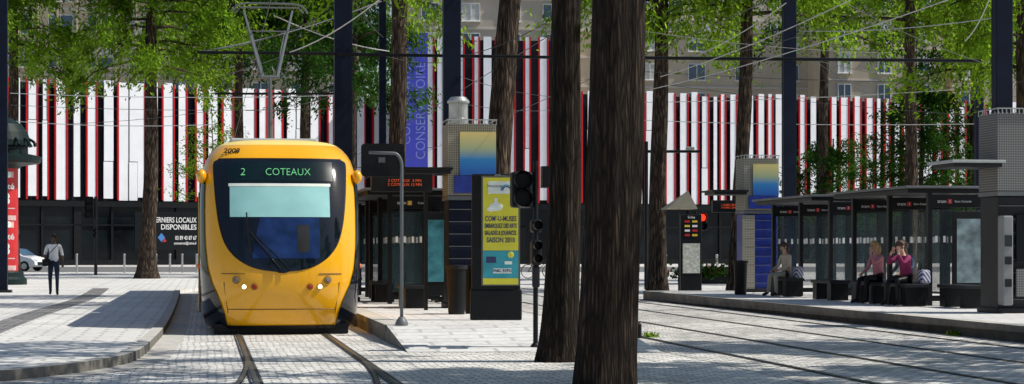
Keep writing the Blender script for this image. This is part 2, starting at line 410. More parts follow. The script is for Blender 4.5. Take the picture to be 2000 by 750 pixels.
# ---------------------------------------------------------------- trees
def barkmat(nm,fx,fz,k1):
    m=bpy.data.materials.new(nm); m.use_nodes=True; nt=m.node_tree; b=nt.nodes['Principled BSDF']
    tc=N(nt,'ShaderNodeTexCoord'); mp=N(nt,'ShaderNodeMapping'); mp.inputs['Scale'].default_value=(fx,fx,fz)
    nt.links.new(tc.outputs['Object'],mp.inputs['Vector'])
    no=N(nt,'ShaderNodeTexNoise'); no.inputs['Scale'].default_value=1.0; no.inputs['Detail'].default_value=10; no.inputs['Roughness'].default_value=.7; no.inputs['Distortion'].default_value=.9
    nt.links.new(mp.outputs['Vector'],no.inputs['Vector'])
    mp2=N(nt,'ShaderNodeMapping'); mp2.inputs['Scale'].default_value=(fx*1.3,fx*1.3,fz*1.2)
    nt.links.new(tc.outputs['Object'],mp2.inputs['Vector'])
    vo=N(nt,'ShaderNodeTexVoronoi'); vo.feature='DISTANCE_TO_EDGE'; vo.inputs['Scale'].default_value=1
    nt.links.new(mp2.outputs['Vector'],vo.inputs['Vector'])
    mr=N(nt,'ShaderNodeMapRange'); mr.inputs['From Max'].default_value=.25; mr.inputs['To Min'].default_value=.55; mr.inputs['To Max'].default_value=1
    nt.links.new(vo.outputs['Distance'],mr.inputs['Value'])
    mu=N(nt,'ShaderNodeMath',operation='MULTIPLY'); nt.links.new(no.outputs['Fac'],mu.inputs[0]); nt.links.new(mr.outputs['Result'],mu.inputs[1])
    cr=N(nt,'ShaderNodeValToRGB'); e=cr.color_ramp.elements; e[0].position=.22; e[0].color=(.006,.005,.004,1); e[1].position=.68; e[1].color=(.16*k1,.115*k1,.08*k1,1)
    k=e.new(.45); k.color=(.045*k1,.032*k1,.024*k1,1)
    nt.links.new(mu.outputs[0],cr.inputs[0]); nt.links.new(cr.outputs[0],b.inputs['Base Color']); b.inputs['Roughness'].default_value=.9; b.inputs['Specular IOR Level'].default_value=.15
    bp=N(nt,'ShaderNodeBump'); bp.inputs['Strength'].default_value=1; bp.inputs['Distance'].default_value=.05
    nt.links.new(mu.outputs[0],bp.inputs['Height']); nt.links.new(bp.outputs['Normal'],b.inputs['Normal'])
    return m
BARKN=barkmat('shade_toned_fissured_bark',20,2.0,.6); BARK=barkmat('brown_bark',12,1.6,1.35)  # bark of the near trunks coloured darker to stand for shade
LEAF=leafmat('bright_needle_foliage',(.06,.115,.014),(.28,.46,.03),.55)
LEAFD=leafmat('dark_foliage',(.022,.055,.012),(.06,.16,.02),.45)
def quads(centers,dirs,length,width,m,name,parent,r):
    n=len(centers)
    rd=r.normal(size=(n,3)); side=np.cross(dirs,rd); side/=np.linalg.norm(side,axis=1)[:,None]+1e-9
    l=(length*(.6+.8*r.random(n)))[:,None]; wv=(width*(.6+.8*r.random(n)))[:,None]
    v=np.empty((n,4,3)); v[:,0]=centers-dirs*l*.5; v[:,1]=centers+side*wv*.5-dirs*l*.05; v[:,2]=centers+dirs*l*.5; v[:,3]=centers-side*wv*.5-dirs*l*.05
    me=bpy.data.meshes.new(name); me.vertices.add(4*n); me.vertices.foreach_set('co',v.reshape(-1)); me.loops.add(4*n); me.loops.foreach_set('vertex_index',np.arange(4*n,dtype=np.int32))
    me.polygons.add(n); me.polygons.foreach_set('loop_start',np.arange(0,4*n,4,dtype=np.int32)); me.update(calc_edges=True); me.materials.append(m)
    o=bpy.data.objects.new(name,me); sc.collection.objects.link(o); o.parent=parent; return o
def tree(label,base,lean,r0,r1,ht,z0,R,nleaf,seed,leaf=None,lw=.06,ll=.2,sides=14,ridge=.06,flare=1.3,droop=.75,nlimb=26,name='conifer_tree',power=.7,bark=None,fh=.45):
    r=np.random.default_rng(seed); leaf=leaf or LEAF; bark=bark or BARK
    t=thing(name,label,'tree',base)
    def axis(z): return np.array([lean[0]*z+.06*math.sin(z*.5+seed)*min(1,z/4),lean[1]*z,z])
    b=MB(); nr=int(max(14,ht*(5 if sides>40 else 1.6))); ph=r.random(8)*6.28
    for i in range(nr+1):
        z=ht*(i/nr)**1.15; c=axis(z); rr=r0+(r1-r0)*min(1,z/ht)
        rr*=1+(flare-1)*math.exp(-z/fh)
        for j in range(sides):
            a=2*math.pi*j/sides
            q=1+ridge*(math.sin(5*a+ph[0]+z*.5)+.7*math.sin(9*a+ph[1]-z*.7)+(.6*math.sin(17*a+ph[2]+z*1.3) if sides>20 else 0)) + ridge*1.5*math.exp(-z/.5)*math.sin(6*a+ph[3])+(ridge*.5*(r.random()-.5))
            b.v.append((c[0]+rr*q*math.cos(a),c[1]+rr*q*math.sin(a),z-.02 if i==0 else z))
    for i in range(nr):
        for j in range(sides):
            a=i*sides+j; d=i*sides+(j+1)%sides; b.f.append((a,d,d+sides,a+sides)); b.m.append(0)
    b.build('trunk',[bark],t,smooth=True)
    lb=MB(); cs=[];ds=[]
    per=nleaf//nlimb
    for i in range(nlimb):
        k=(i+r.random())/nlimb; z=z0+.2+(ht-z0-.8)*k; az=i*2.4+r.random()*.9
        L=R*(1-k)**power*(.5+.75*r.random())+.4
        st=axis(z); d=np.array([math.cos(az),math.sin(az),0]); up=.45-.3*(1-k)+.2*r.normal()*.5
        pts=[]
        for s_ in range(6):
            u=s_/5; pts.append(st+d*L*u+np.array([0,0,L*(up*u+.25*u*u*(1-droop)-.45*droop*u*u)])+r.normal(size=3)*.05*L*u)
        rl=.018+.012*L
        lb.path(pts,[rl*(1-.8*q/5) for q in range(6)],5)
        P_=np.array(pts)
        nc=max(4,int(L*4)); cl=per//nc+1
        for c in range(nc):
            u=.2+.8*r.random()**.7; q=u*5; i0=min(int(q),4); pc=P_[i0]*(1-(q-i0))+P_[i0+1]*(q-i0)
            off=r.normal(size=3)*np.array([.15,.15,.07])*L*.6
            sz=.10+.17*r.random()
            sa=np.array([d[0]+r.normal()*.6,d[1]+r.normal()*.6,-.9*droop+r.normal()*.35]); sa/=np.linalg.norm(sa)
            ln=(r.random(cl)-.3)*(.5+.5*r.random())*1.4
            pp=pc+off+sa*ln[:,None]+r.normal(size=(cl,3))*np.array([sz,sz,sz*.8])
            pp[:,2]-=droop*.5*np.abs(ln)**1.5
            if r.random()<.4: pp[:,2]-=r.random(cl)*1.3*droop
            dd=r.normal(size=(cl,3))*.6+sa*.8+np.array([0,0,-.5*droop]); dd/=np.linalg.norm(dd,axis=1)[:,None]
            cs.append(pp); ds.append(dd)
    lb.build('limbs',[bark],t,smooth=True)
    quads(np.concatenate(cs),np.concatenate(ds),ll,lw,leaf,'crown',t,r)
    return t
def gb(px,py): g=G(px,py); return (g.x,g.y,0)
tree('thick shade-darkened fissured conifer trunk growing from cobblestones',gb(1182,752),(.034,0),.30,.17,17,6.4,3.6,8000,1,sides=72,ridge=.03,flare=1.12,bark=BARKN,lw=.09,ll=.26)
tree('leaning shade-darkened conifer trunk with flared base in cobblestones',gb(1090,706),(.036,0),.215,.07,16,6.6,3.4,8000,2,sides=64,ridge=.035,flare=1.4,bark=BARKN,fh=.35,lw=.09,ll=.26)
tree('tall brown conifer trunk beside the platform',((962-1000)/F*48,48,0),(.055,0),.33,.12,17,8.6,3.6,10000,3,sides=28,ridge=.05)
tree('slender conifer on the platform behind shelter',((776-1000)/F*56,56,0),(-.0,0),.27,.12,17,8.0,3.0,14000,4,sides=24)
tree('conifer with spreading bright crown on the square',gb(288,544),(.02,0),.4,.15,20,10.0,5.2,34000,5,lw=.085,ll=.26,sides=24,flare=1.5,nlimb=38)
tree('conifer with dark crown near striped building',((468-1000)/F*112,112,0),(.0,0),.3,.12,20,12.2,4.4,20000,6,lw=.1,ll=.28,nlimb=34,leaf=LEAFD)
tree('conifer with dark crown near striped building',((597-1000)/F*115,115,0),(.0,0),.36,.12,20,11.5,5.0,24000,7,lw=.1,ll=.28,nlimb=34,leaf=LEAFD)
tree('conifer with drooping crown near tram lines',((690-1000)/F*104,104,0),(.0,0),.25,.1,18,9.2,3.4,18000,8,lw=.09,ll=.26,leaf=LEAFD,nlimb=30)
tree('conifer overhanging the advertising column',((25-1000)/F*100,100,0),(.0,0),.35,.12,20,10.4,4.0,24000,9,lw=.09,ll=.26,nlimb=34)
tree('dark conifer trunk at platform end',gb(1284,569),(.01,0),.3,.14,18,9.0,4.2,22000,10,sides=24,lw=.08,nlimb=34)
tree('leaning conifer behind tram platform',gb(1436,570),(.042,0),.26,.13,18,8.8,4.6,26000,11,sides=24,lw=.08,nlimb=36)
tree('conifer behind the tram shelters',((1775-1000)/F*82,82,0),(.01,0),.29,.13,19,10.0,4.8,24000,12,sides=20,lw=.08,nlimb=34)
tree('conifer with hanging branches over platform',((2000-1000)/F*66,66,0),(.0,0),.28,.12,17,6.8,3.8,26000,13,sides=20,lw=.08,nlimb=34)
tree('conifer behind shelter row',((1610-1000)/F*95,95,0),(.0,0),.28,.12,20,11.6,4.4,16000,14,lw=.09,leaf=LEAFD)
tree('conifer behind shelter row',((1905-1000)/F*92,92,0),(.0,0),.3,.12,20,9.4,4.2,20000,15,lw=.09,leaf=LEAFD)
tree('dense dark young conifer beyond shelters',((1800-1000)/F*92,92,0),(.0,0),.16,.04,9.1,2.6,3.0,20000,16,leaf=LEAFD,droop=.3,nlimb=34)
tree('small leafy tree beyond shelters',((1625-1000)/F*96,96,0),(.0,0),.12,.03,6.6,2.2,2.3,10000,17,leaf=LEAFD,name='small_tree',droop=.1,power=.4,nlimb=18)
tree('thin sapling with light leaves behind tram',((415-1000)/F*120,120,0),(.0,0),.1,.02,9.0,3.5,2.4,2800,18,name='small_tree',droop=.1,power=.5,nlimb=16)
tree('conifer standing beside platform edge',(11.6,22.5,0),(0,0),.3,.12,16,6.5,4.0,9000,21,sides=20,lw=.14,ll=.34)
tree('conifer standing beside platform edge',(14.5,28.5,0),(0,0),.3,.12,16,6.5,4.0,9000,22,sides=20,lw=.14,ll=.34)
# ---------------------------------------------------------------- masts and beams
def mast(px,D,w0,ht,label,z0=0):
    t=thing('catenary_mast',label,'mast',((px-1000)/F*D,D,z0),ROT,group='dark catenary masts')
    MB().box(0,0,ht/2,w0,w0*.8,ht,0).build('post',[NAVY],t,bevel=.015)
    MB().box(0,0,.04,w0*1.8,w0*1.7,.08,0).build('foot_plate',[DARK],t)
mast(670,46,.40,11,'tall dark navy square mast on tram platform',.25)
mast(747,57,.20,11,'slender dark mast on tram platform',.25)
mast(882,45,.38,11,'tall dark navy square mast behind service tower',.25)
mast(1541,60,.37,11,'tall dark mast behind tram shelter')
mast(1957,47,.40,11,'tall dark mast beside shelters',.25)
mast(5,62,.3,11,'dark mast beside advertising column',.1)
mast(1912,75,.3,11,'dark mast behind shelters')
def span(px0,py0,D0,px1,py1,D1,r,name,label,cat,group,m=DARK,sag=0,n=8):
    a=P(px0,py0,D0); c=P(px1,py1,D1); pts=[]
    for i in range(n+1):
        t=i/n; q=(a.lerp(c,t))-a; q.z-=sag*4*t*(1-t); pts.append(q)
    return tag(MB().path(pts,r,6).build(name,[m],None,a),label,cat,group)
span(385,102,45.8,745,106,45.8,.035,'cantilever_tube','dark horizontal cantilever tube on catenary mast','cantilever arm','cantilever tubes',BLACK)
span(660,106,45.2,1088,112,45.2,.035,'cantilever_tube','dark horizontal cantilever tube on catenary mast','cantilever arm','cantilever tubes',BLACK)
span(1255,113,59.6,1916,119,59.6,.05,'cantilever_tube','long dark horizontal tube carried by mast','cantilever arm','cantilever tubes',BLACK)
span(420,183,56.6,660,183,56.6,.03,'cantilever_tube','short dark tube below main cantilever','cantilever arm','cantilever tubes',BLACK)
WIRE=mat('wire_copper',(.05,.05,.05),.5)
WIREL=mat('wire_aluminium',(.5,.5,.5),.4,metal=.3)
ws=[(385,102,46,745,2,46,1),(400,98,46,620,36,40,0),(560,104,46,740,0,40,1),(20,182,80,665,186,75,1),(20,236,80,420,243,75,1),(130,242,80,480,206,75,0),(480,216,75,655,186,60,0),(20,205,80,660,212,70,0),
(535,30,46,760,100,52,1),(420,150,60,660,60,48,0),
(1270,175,60,1850,0,45,1),(1290,150,60,1660,0,48,1),(1340,118,60,1535,6,58,1),(1390,112,60,1710,18,50,0),(1250,60,56,1740,104,62,0),(1640,0,50,1925,124,60,0),(1560,110,60,1995,190,70,0),(1885,80,55,1932,0,50,1),
(1260,140,65,2000,160,65,0),(1260,200,80,2000,165,75,1),(1300,165,80,1900,225,80,0),(1255,235,80,2000,240,78,1),(900,110,46,1090,30,44,0),(900,150,60,1095,190,75,0),(890,200,62,1085,215,80,0),(740,106,46,905,118,50,0),(690,0,44,760,80,60,0),
(1553,60,60,1940,35,48,1),(1553,90,60,1700,180,75,0),(1100,160,55,1260,120,60,0)]
for i,(a,b_,c,d,e,f,k) in enumerate(ws):
    span(a,b_,c,d,e,f,.013 if k else .009,'overhead_wire','thin overhead tram wire','wire','overhead tram wires',WIREL if k else WIRE,sag=.12)
for X in(1.26,7.65,10.75):
    a=S(X,12,6.15); c=S(X,150,6.15)
    tag(MB().path([Vector((0,0,0)),c-a],.01,5).build('overhead_wire',[WIRE],None,a),'contact wire running above tram track','wire','overhead tram wires')
# ---------------------------------------------------------------- TRAM
YEL=mat('tram_yellow_paint',(.86,.41,.004),.25,var=.04,nscale=1,coat=.7)
YELD=mat('tram_seam',(.12,.06,.004),.5)
YELSUN=mat('tram_roof_sunlit_yellow',(.85,.66,.2),.4,var=.05)  # paler version of the body yellow, sunlight painted into the roof colour
WIND=mat('windscreen_glass',(.005,.008,.014),.06,var=.5,nscale=.7,spec=.6)
tram=thing('tram','yellow tram with large dark windscreen heading along platform','tram',S(1.26,33.3),ROT)
def lerp(tab,z):
    for (a,va),(b_,vb) in zip(tab[:-1],tab[1:]):
        if z<=b_:
            t=max(0,(z-a)/(b_-a)); return va+(vb-va)*t
    return tab[-1][1]
HWs=smooth([(.1,1.22),(.3,1.27),(.8,1.31),(1.4,1.33),(2.1,1.33),(2.6,1.30),(2.9,1.23),(3.1,1.10),(3.2,.96),(3.26,.7),(3.28,.0)],6)
YFs=smooth([(.1,.22),(.3,.10),(.6,.02),(.9,0),(1.2,.05),(1.6,.18),(2.1,.40),(2.6,.68),(2.9,.88),(3.1,1.10),(3.2,1.3),(3.26,1.6),(3.28,1.9)],6)
hw=lambda z:max(.02,lerp(HWs,z)); yf=lambda z:lerp(YFs,z)
def nd(z): return 1.15-.25*min(1,z/3)
NN=2.7
def fy(x,z):
    u=min(.9999,abs(x)/hw(z)); return yf(z)+nd(z)*(1-(1-u**NN)**(1/NN))
zs=[.1,.2,.3,.45,.6,.8,1.0,1.2,1.4,1.7,2.0,2.3,2.6,2.75,2.9,3.0,3.1,3.16,3.2,3.23,3.26,3.275]
na=24
def outline(z):
    o=[]; h_=hw(z)
    for j in range(-na,na+1):
        a=j/na*math.pi/2; sx=math.copysign(abs(math.sin(a))**(2/NN),a); cy=max(0,math.cos(a))**(2/NN)
        o.append((h_*sx,yf(z)+nd(z)*(1-cy)))
    return [(-h_,9.0)]+o+[(h_,9.0)]
b=MB(); n=None
for z in zs:
    o=outline(z); n=len(o); b.v+= [(x,y,z) for x,y in o]
for i in range(len(zs)-1):
    for j in range(n-1):
        a=i*n+j; b.f.append((a,a+1,a+1+n,a+n)); b.m.append(1 if zs[i]>=3.16 else 0)
b.f.append(tuple((len(zs)-1)*n+j for j in range(n))); b.m.append(1)
b.f.append(tuple(range(n))[::-1]); b.m.append(0)
b.build('cab_body',[YEL,YELSUN],tram,smooth=True)
b=MB()
prof=[(-hw(z),z) for z in zs if z<3.27]+[(hw(z),z) for z in zs[::-1] if z<3.27]
for y0,y1 in((9.25,15.5),(15.8,23),(23.3,32)): b.extr(prof,y0,y1,0)
b.extr([(x*.93,.25+(z-.2)*.93) for x,z in prof],8.9,31,1)
b.build('passenger_modules',[YEL,BLACK],tram,smooth=False)
for side in(-1,1):
    b=MB()
    for y0,y1 in((2.4,8.8),(9.5,15.2),(16,22.8),(23.6,31)): b.box(side*1.325,(y0+y1)/2,1.95,.03,y1-y0,1.3,0)
    b.build('side_windows',[WIND],tram)
    for y in(4.2,11.5,18.5,26):
        MB().box(side*1.335,y,1.35,.035,1.3,2.15,0).box(side*1.35,y,1.35,.03,.05,2.15,1).build('door',[WIND,YEL],tram,bevel=.01)
def patch(x0f,x1f,z0,z1,nu,nv,off,mats,name,mi=0):
    b=MB()
    def fn(u,v):
        z=z0+(z1-z0)*v; a=x0f(z); c=x1f(z); x=a+(c-a)*u; return (x,fy(x,z)-off,z)
    b.grid(fn,nu,nv,mi); return b.build(name,mats,tram,smooth=True)
WW=smooth([(1.03,.02),(1.045,.22),(1.09,.42),(1.17,.60),(1.30,.77),(1.50,.91),(1.8,1.0),(2.2,1.055),(2.6,1.085),(2.82,1.09),(2.88,1.06),(2.905,1.0)],8)
ww=lambda z:lerp(WW,z)
patch(lambda z:-ww(z)-.02,lambda z:ww(z)+.02,1.012,2.922,40,90,.006,[BLACK],'windscreen_seal')
patch(lambda z:-ww(z),lambda z:ww(z),1.03,2.905,40,90,.014,[WIND],'windscreen')
BLIND=mat('sunblind_teal',(.26,.52,.53),.7,var=.08)
patch(lambda z:-.84,lambda z:.80,1.93,2.44,20,10,.019,[BLIND],'sun_blind')
patch(lambda z:-.86,lambda z:.82,2.44,2.49,20,2,.024,[mat('blind_bar',(.7,.75,.7),.5)],'blind_bar')
patch(lambda z:-.88,lambda z:.86,2.535,2.86,20,6,.018,[mat('display_black',(.004,.014,.018),.2)],'destination_display')
LED=mat('green_led',(.1,.4,.15),.5,emit=(.22,.75,.35),estr=.42)
tilt=math.atan((fy(0,2.8)-fy(0,2.6))/.2)
text('COTEAUX',.205,LED,tram,(.12,fy(.12,2.68)-.045,2.68),(math.pi/2-tilt,0,0),bold=-.004,sx=.78,name='destination_lettering')
text('2',.205,LED,tram,(-.62,fy(-.62,2.68)-.035,2.68),(math.pi/2-tilt,0,-.12),name='destination_lettering',sx=.9,bold=-.004)
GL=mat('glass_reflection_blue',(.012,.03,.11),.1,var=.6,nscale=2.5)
patch(lambda z:-.5+.2*(z-1.2),lambda z:.62,1.25,1.92,14,10,.0185,[GL],'painted_reflection')  # blue reflection painted onto the windscreen as a patch
patch(lambda z:.25,lambda z:.45,1.35,1.80,6,6,.021,[DARK],'driver_seat')
text('2008',.14,BLACK,tram,(-.80,fy(-.80,3.04)-.03,3.05),(math.pi/2-.7,0,-.35),name='fleet_number',bold=.003)
b=MB(); pts=[]
for t in np.linspace(0,1,10):
    x=-.02-.5*t; z=1.06+.62*t; pts.append((x,fy(x,z)-.05,z))
b.path(pts,.016,6)
b.path([(x,fy(x,z)-.06,z) for x,z in((-.57,2.0),(-.55,1.6),(-.5,1.3))],.012,6)
b.path([(x,fy(x,z)-.05,z) for x,z in((.12,1.06),(-.1,1.3),(-.42,1.62))],.010,6)
b.build('wiper',[BLACK],tram)
def seam(pts,w0=.012,off=.008,name='panel_seam'):
    b=MB(); q=[Vector((x,fy(x,z)-off,z)) for x,z in pts]; b.path(q,w0/2,4); return b.build(name,[YELD],tram)
xs=np.linspace(-.86,.86,24)
seam([(x,.42) for x in xs]); seam([(-.94,.86),(-.88,.42),(-.84,.14)]); seam([(.94,.86),(.88,.42),(.84,.14)])
seam([(x,1.0) for x in np.linspace(-.98,-.6,8)]);seam([(x,1.0) for x in np.linspace(.6,.98,8)])
def cx_in(z): return lerp([(.12,.70),(.35,.72),(.6,.78),(.85,.86),(1.1,.905),(1.5,.93),(2.2,.94),(2.6,.945),(2.9,.95)],z)
for s_ in(-1,1):
    b=MB()
    def fn(u,v):
        z=.13+2.55*v; a0=cx_in(z)
        an0=math.asin(min(1,a0**(NN/2))); an1=math.pi/2*.90; an=an0+(an1-an0)*u
        hh=hw(z)+.006
        x=hh*math.sin(an)**(2/NN); y=yf(z)+nd(z)*(1-math.cos(an)**(2/NN))
        return (s_*(x+.006),y-.016,z)
    b.grid(fn,10,50,0,flip=s_<0); b.build('corner_window',[WIND],tram,smooth=True)
patch(lambda z:-hw(z)*.93,lambda z:hw(z)*.93,.1,.15,20,2,.02,[BLACK],'skirt')
b=MB(); b.box(0,1.6,.09,2.2,2.4,.16,0); b.box(0,17,.12,2.1,28,.2,0); b.build('underframe',[BLACK],tram)
HL=mat('headlight_lens_lit',(.9,.9,.8),.2,emit=(1,.9,.6),estr=4); HD=mat('headlight_lens_dark',(.2,.17,.14),.15); TR=mat('marker_lamp_red',(.35,.03,.01),.3)
def lamp(x,z,r,m,name):
    y=fy(x,z); nx=(fy(x+.02,z)-fy(x-.02,z))/.04; nz=(fy(x,z+.02)-fy(x,z-.02))/.04
    nrm=Vector((nx,-1,nz)).normalized(); c=Vector((x,y,z))
    h=MB().path([c,c+nrm*.02],[r*1.35,r*1.25],18).build(name,[mat('lamp_bezel',(.3,.16,.01),.4)],tram)
    MB().path([c+nrm*.012,c+nrm*.026,c+nrm*.034],[r,r*.92,r*.5],18).build('lens',[m],h)
for s_ in(-1,1):
    lamp(s_*.74,.90,.05,HD,'headlight'); lamp(s_*.61,.79,.036,HL,'headlight'); lamp(s_*.45,.79,.042,TR,'marker_lamp')
    MB().ell((s_*1.335,1.15,1.12),(.05,.06,.045),10).build('turn_signal',[mat('orange_lamp',(.7,.15,.02),.3)],tram,smooth=True)
    MB().ell((s_*1.30,1.15,2.62),(.09,.12,.12),12).build('mirror_camera',[YEL],tram,smooth=True)
for y0,y1 in((4,7),(10,14),(17,21),(25,29)): MB().box(0,(y0+y1)/2,3.34,1.6,y1-y0,.16,0).build('roof_unit',[GREYM],tram,bevel=.04)
def PT(px,py,y):
    D=33.3+y; s_=F/D; return Vector(((px-400)/s_-1.26,y,H+(HY-py)/s_))
b=MB(); y=7.5; kn=PT(527,152,y)
b.path([PT(528,300,y),kn],[.055,.04],8)
for a,c in((512,476),(541,570)):
    b.path([PT(a,152,y),PT(c,22,y+1)],[.032,.022],6)
    b.path([PT(a+4 if a<520 else a-4,152,y),PT(c+14 if a<520 else c-14,60,y+1)],[.014,.01],5)
b.path([PT(506,152,y),PT(547,152,y)],.035,6); b.path([PT(488,62,y+.6),PT(562,62,y+.6)],.012,5)
b.path([PT(455,24,y+1),PT(463,12,y+1),PT(480,8,y+1),PT(568,8,y+1),PT(590,12,y+1),PT(600,26,y+1)],.02,6)
b.path([PT(462,26,y+1.3),PT(470,16,y+1.3),PT(582,16,y+1.3),PT(592,26,y+1.3)],.016,6)
b.build('pantograph',[GREYD],tram)
# ---------------------------------------------------------------- service towers
def lattice(nm,c):
    m=bpy.data.materials.new(nm); m.use_nodes=True; nt=m.node_tree; bb=nt.nodes['Principled BSDF']; bb.inputs['Roughness'].default_value=.5
    tc=N(nt,'ShaderNodeTexCoord'); sp=N(nt,'ShaderNodeSeparateXYZ'); nt.links.new(tc.outputs['Object'],sp.inputs[0])
    outs=[]
    for ax in('Z','X','Y'):
        w_=N(nt,'ShaderNodeMath',operation='PINGPONG'); w_.inputs[1].default_value=.022; nt.links.new(sp.outputs[ax],w_.inputs[0]); outs.append(w_)
    a1=N(nt,'ShaderNodeMath',operation='MAXIMUM'); nt.links.new(outs[0].outputs[0],a1.inputs[0]); nt.links.new(outs[1].outputs[0],a1.inputs[1])
    mr=N(nt,'ShaderNodeMapRange'); mr.inputs['From Min'].default_value=.008; mr.inputs['From Max'].default_value=.022; mr.inputs['To Min'].default_value=.25; mr.inputs['To Max'].default_value=1
    nt.links.new(a1.outputs[0],mr.inputs['Value']); vs=N(nt,'ShaderNodeVectorMath',operation='SCALE'); vs.inputs[0].default_value=c; nt.links.new(mr.outputs[0],vs.inputs['Scale']); nt.links.new(vs.outputs[0],bb.inputs['Base Color'])
    bp=N(nt,'ShaderNodeBump'); bp.inputs['Distance'].default_value=.02; nt.links.new(a1.outputs[0],bp.inputs['Height']); bp.inputs['Strength'].default_value=.6; nt.links.new(bp.outputs[0],bb.inputs['Normal'])
    return m
LATT=lattice('perforated_metal',(.40,.38,.31)); LATG=lattice('perforated_grey_metal',(.24,.245,.25))
GRADT=gradmat('yellow_blue_printed_glass',2.65,3.5,[(0,(.01,.10,.42)),(.3,(.02,.2,.5)),(.55,(.35,.42,.25)),(1,(.75,.6,.2))])
BLUEP=mat('blue_panel',(.012,.03,.24),.35,var=.3,nscale=4)
def tower(X,D,label,chim=False,machine=False,w=.95,ht=3.6,lower=None,latt=None):
    t=thing('service_tower',label,'kiosk',S(X,D,.25),ROT,group='perforated metal service towers')
    MB().box(0,.45,.5*2.1,w-.04,.86,2.1,0).box(0,.45,.05,w+.05,1.0,.1,1).build('base_cabinet',[lower or NAVY,DARK],t,bevel=.015)
    b=MB(); b.box(0,.45,2.15,w+.02,.94,.08,0)
    for i in range(8): b.box(0,.0,.25+i*.24,w*.96,.02,.012,0)
    b.build('trim',[GREYD],t)
    MB().box(0,.45,(2.2+ht)/2,w,.9,ht-2.2,0).build('mesh_screen',[latt or LATT],t)
    b=MB()
    for x in np.linspace(-w/2,w/2,13): b.box(x,-.02,ht+.03,.012,.02,.1,0); b.box(x,.92,ht+.03,.012,.02,.1,0)
    b.box(0,-.02,ht+.08,w+.04,.02,.02,0); b.box(-w/2,.45,ht+.08,.02,.92,.02,0); b.box(w/2,.45,ht+.08,.02,.92,.02,0)
    b.build('railing',[GREYM],t)
    if not machine:
        MB().box(.11,-.03,3.02,w-.24,.04,.84,0).build('printed_glass',[GRADT],t)
        MB().box(.05,-.03,2.42,w-.14,.04,.34,0).build('blue_panel',[BLUEP],t)
    if chim:
        MB().lathe([(.2,ht),(.2,ht+.12),(.19,ht+.13),(.19,ht+.42),(.22,ht+.43),(.22,ht+.47),(.15,ht+.55),(.0,ht+.56)],-.22,.4,24).build('vent_chimney',[STEEL],t)
    b=MB(); b.box(-w/2-.42,.45,2.72,1.0,1.3,.05,0); b.box(-w/2-.4,.45,2.66,.9,1.1,.08,1); b.build('canopy',[GREYM if machine else BLACK,DARK],t,bevel=.01)
    return t
tower(5.22,40,'service tower with galvanised vent chimney and yellow-blue glass',True)
tower(14.95,55,'grey perforated service tower with yellow-blue glass',lower=BLUEP,latt=LATT)
MB().box(-.36,.0,1.05,.34,.02,2.05,0).build('mesh_door',[LATT],[o for o in bpy.data.objects if o.name.startswith('service_tower')][-1])
tower(14.7,36.8,'grey perforated service tower with ticket machine','',True,lower=DARK,latt=LATG)
tm=thing('ticket_machine','grey ticket machine with screen at tower','ticket machine',S(14.42,36.72,.25),ROT)
MGR=mat('machine_grey',(.22,.23,.24),.4,var=.1)
MB().box(-.1,-.08,.95,.2,.26,1.6,0).build('housing',[MGR],tm,bevel=.03)
MB().box(-.1,-.222,1.3,.13,.02,.2,0).build('screen',[mat('screen_dark',(.02,.03,.04),.1)],tm)
for z in(.95,.55): MB().box(-.1,-.222,z,.12,.02,.14,0).build('slot_panel',[DARK],tm)
MB().box(.35,-.03,1.35,.46,.04,.85,0).build('timetable_panel',[SHOPG],tm)
MB().box(.35,-.03,.55,.46,.04,.5,0).build('vent_panel',[LATG],tm)
# ---------------------------------------------------------------- shelters
GLS=glassmat('shelter_glass',(.06,.11,.13),.16)
def shelter(X,D,label,L=4.9,line='1'):
    t=thing('tram_shelter',label,'shelter',S(X,D,.25),ROT,group='black steel tram shelters')
    MB().box(.75,L/2,2.42,1.9,L+.3,.05,0).box(.75,L/2,2.345,1.75,L+.1,.09,1).build('roof',[GREYD,BLACK],t,bevel=.01)
    for y in(0,L/2,L):
        b=MB()
        for x in(.35,1.6): b.box(x,y,1.15,.2 if x>1 else .09,.12,2.3,0)
        b.box(.97,y,2.14,1.2,.1,.26,0); b.box(.97,y,.12,1.2,.06,.06,0)
        b.build('portal_frame',[BLACK],t)
        MB().box(.97,y,1.1,1.14,.015,1.72,0).build('glass_screen',[GLS],t)
        d=MB()
        for i in range(6): d.box(.5+i*.17,y-.012,1.36,.05,.006,.13,0)
        d.build('safety_marks',[WHITE],t)
        text('tram',.10,LWHITE,t,(.60,y-.06,2.13),name='sign_lettering')
        MB().box(.77,y-.054,2.13,.09,.01,.09,0).build('line_badge',[RED if line=='1' else mat('badge_yellow',(.7,.4,.02))],t)
        text(line,.085,LWHITE,t,(.77,y-.063,2.13),name='sign_lettering')
        text('Gare Centrale' if line=='1' else 'Coteaux',.062,LWHITE,t,(1.05,y-.06,2.13),name='sign_lettering')
    g=MB()
    for i in range(4): g.box(1.62,L*(i+.5)/4,1.15,.015,L/4-.1,1.8,0)
    g.build('back_glass',[GLS],t)
    b=MB()
    for i in range(5): b.box(1.62,L*i/4,1.15,.05,.05,2.3,0)
    b.box(1.62,L/2,.2,.04,L,.05,0); b.box(1.62,L/2,2.1,.04,L,.08,0); b.build('back_frame',[BLACK],t)
    d=MB()
    for i in range(20): d.box(1.61,.2+i*(L-.4)/19,1.36,.006,.06,.13,0)
    d.build('safety_marks',[WHITE],t)
for X,D,l in((14.45,41.8,'1'),(14.45,48.4,'1'),(3.55,43.2,'2'),(3.55,49.2,'2')):
    shelter(X,D,'black framed tram shelter with glass screens on platform',line=l)
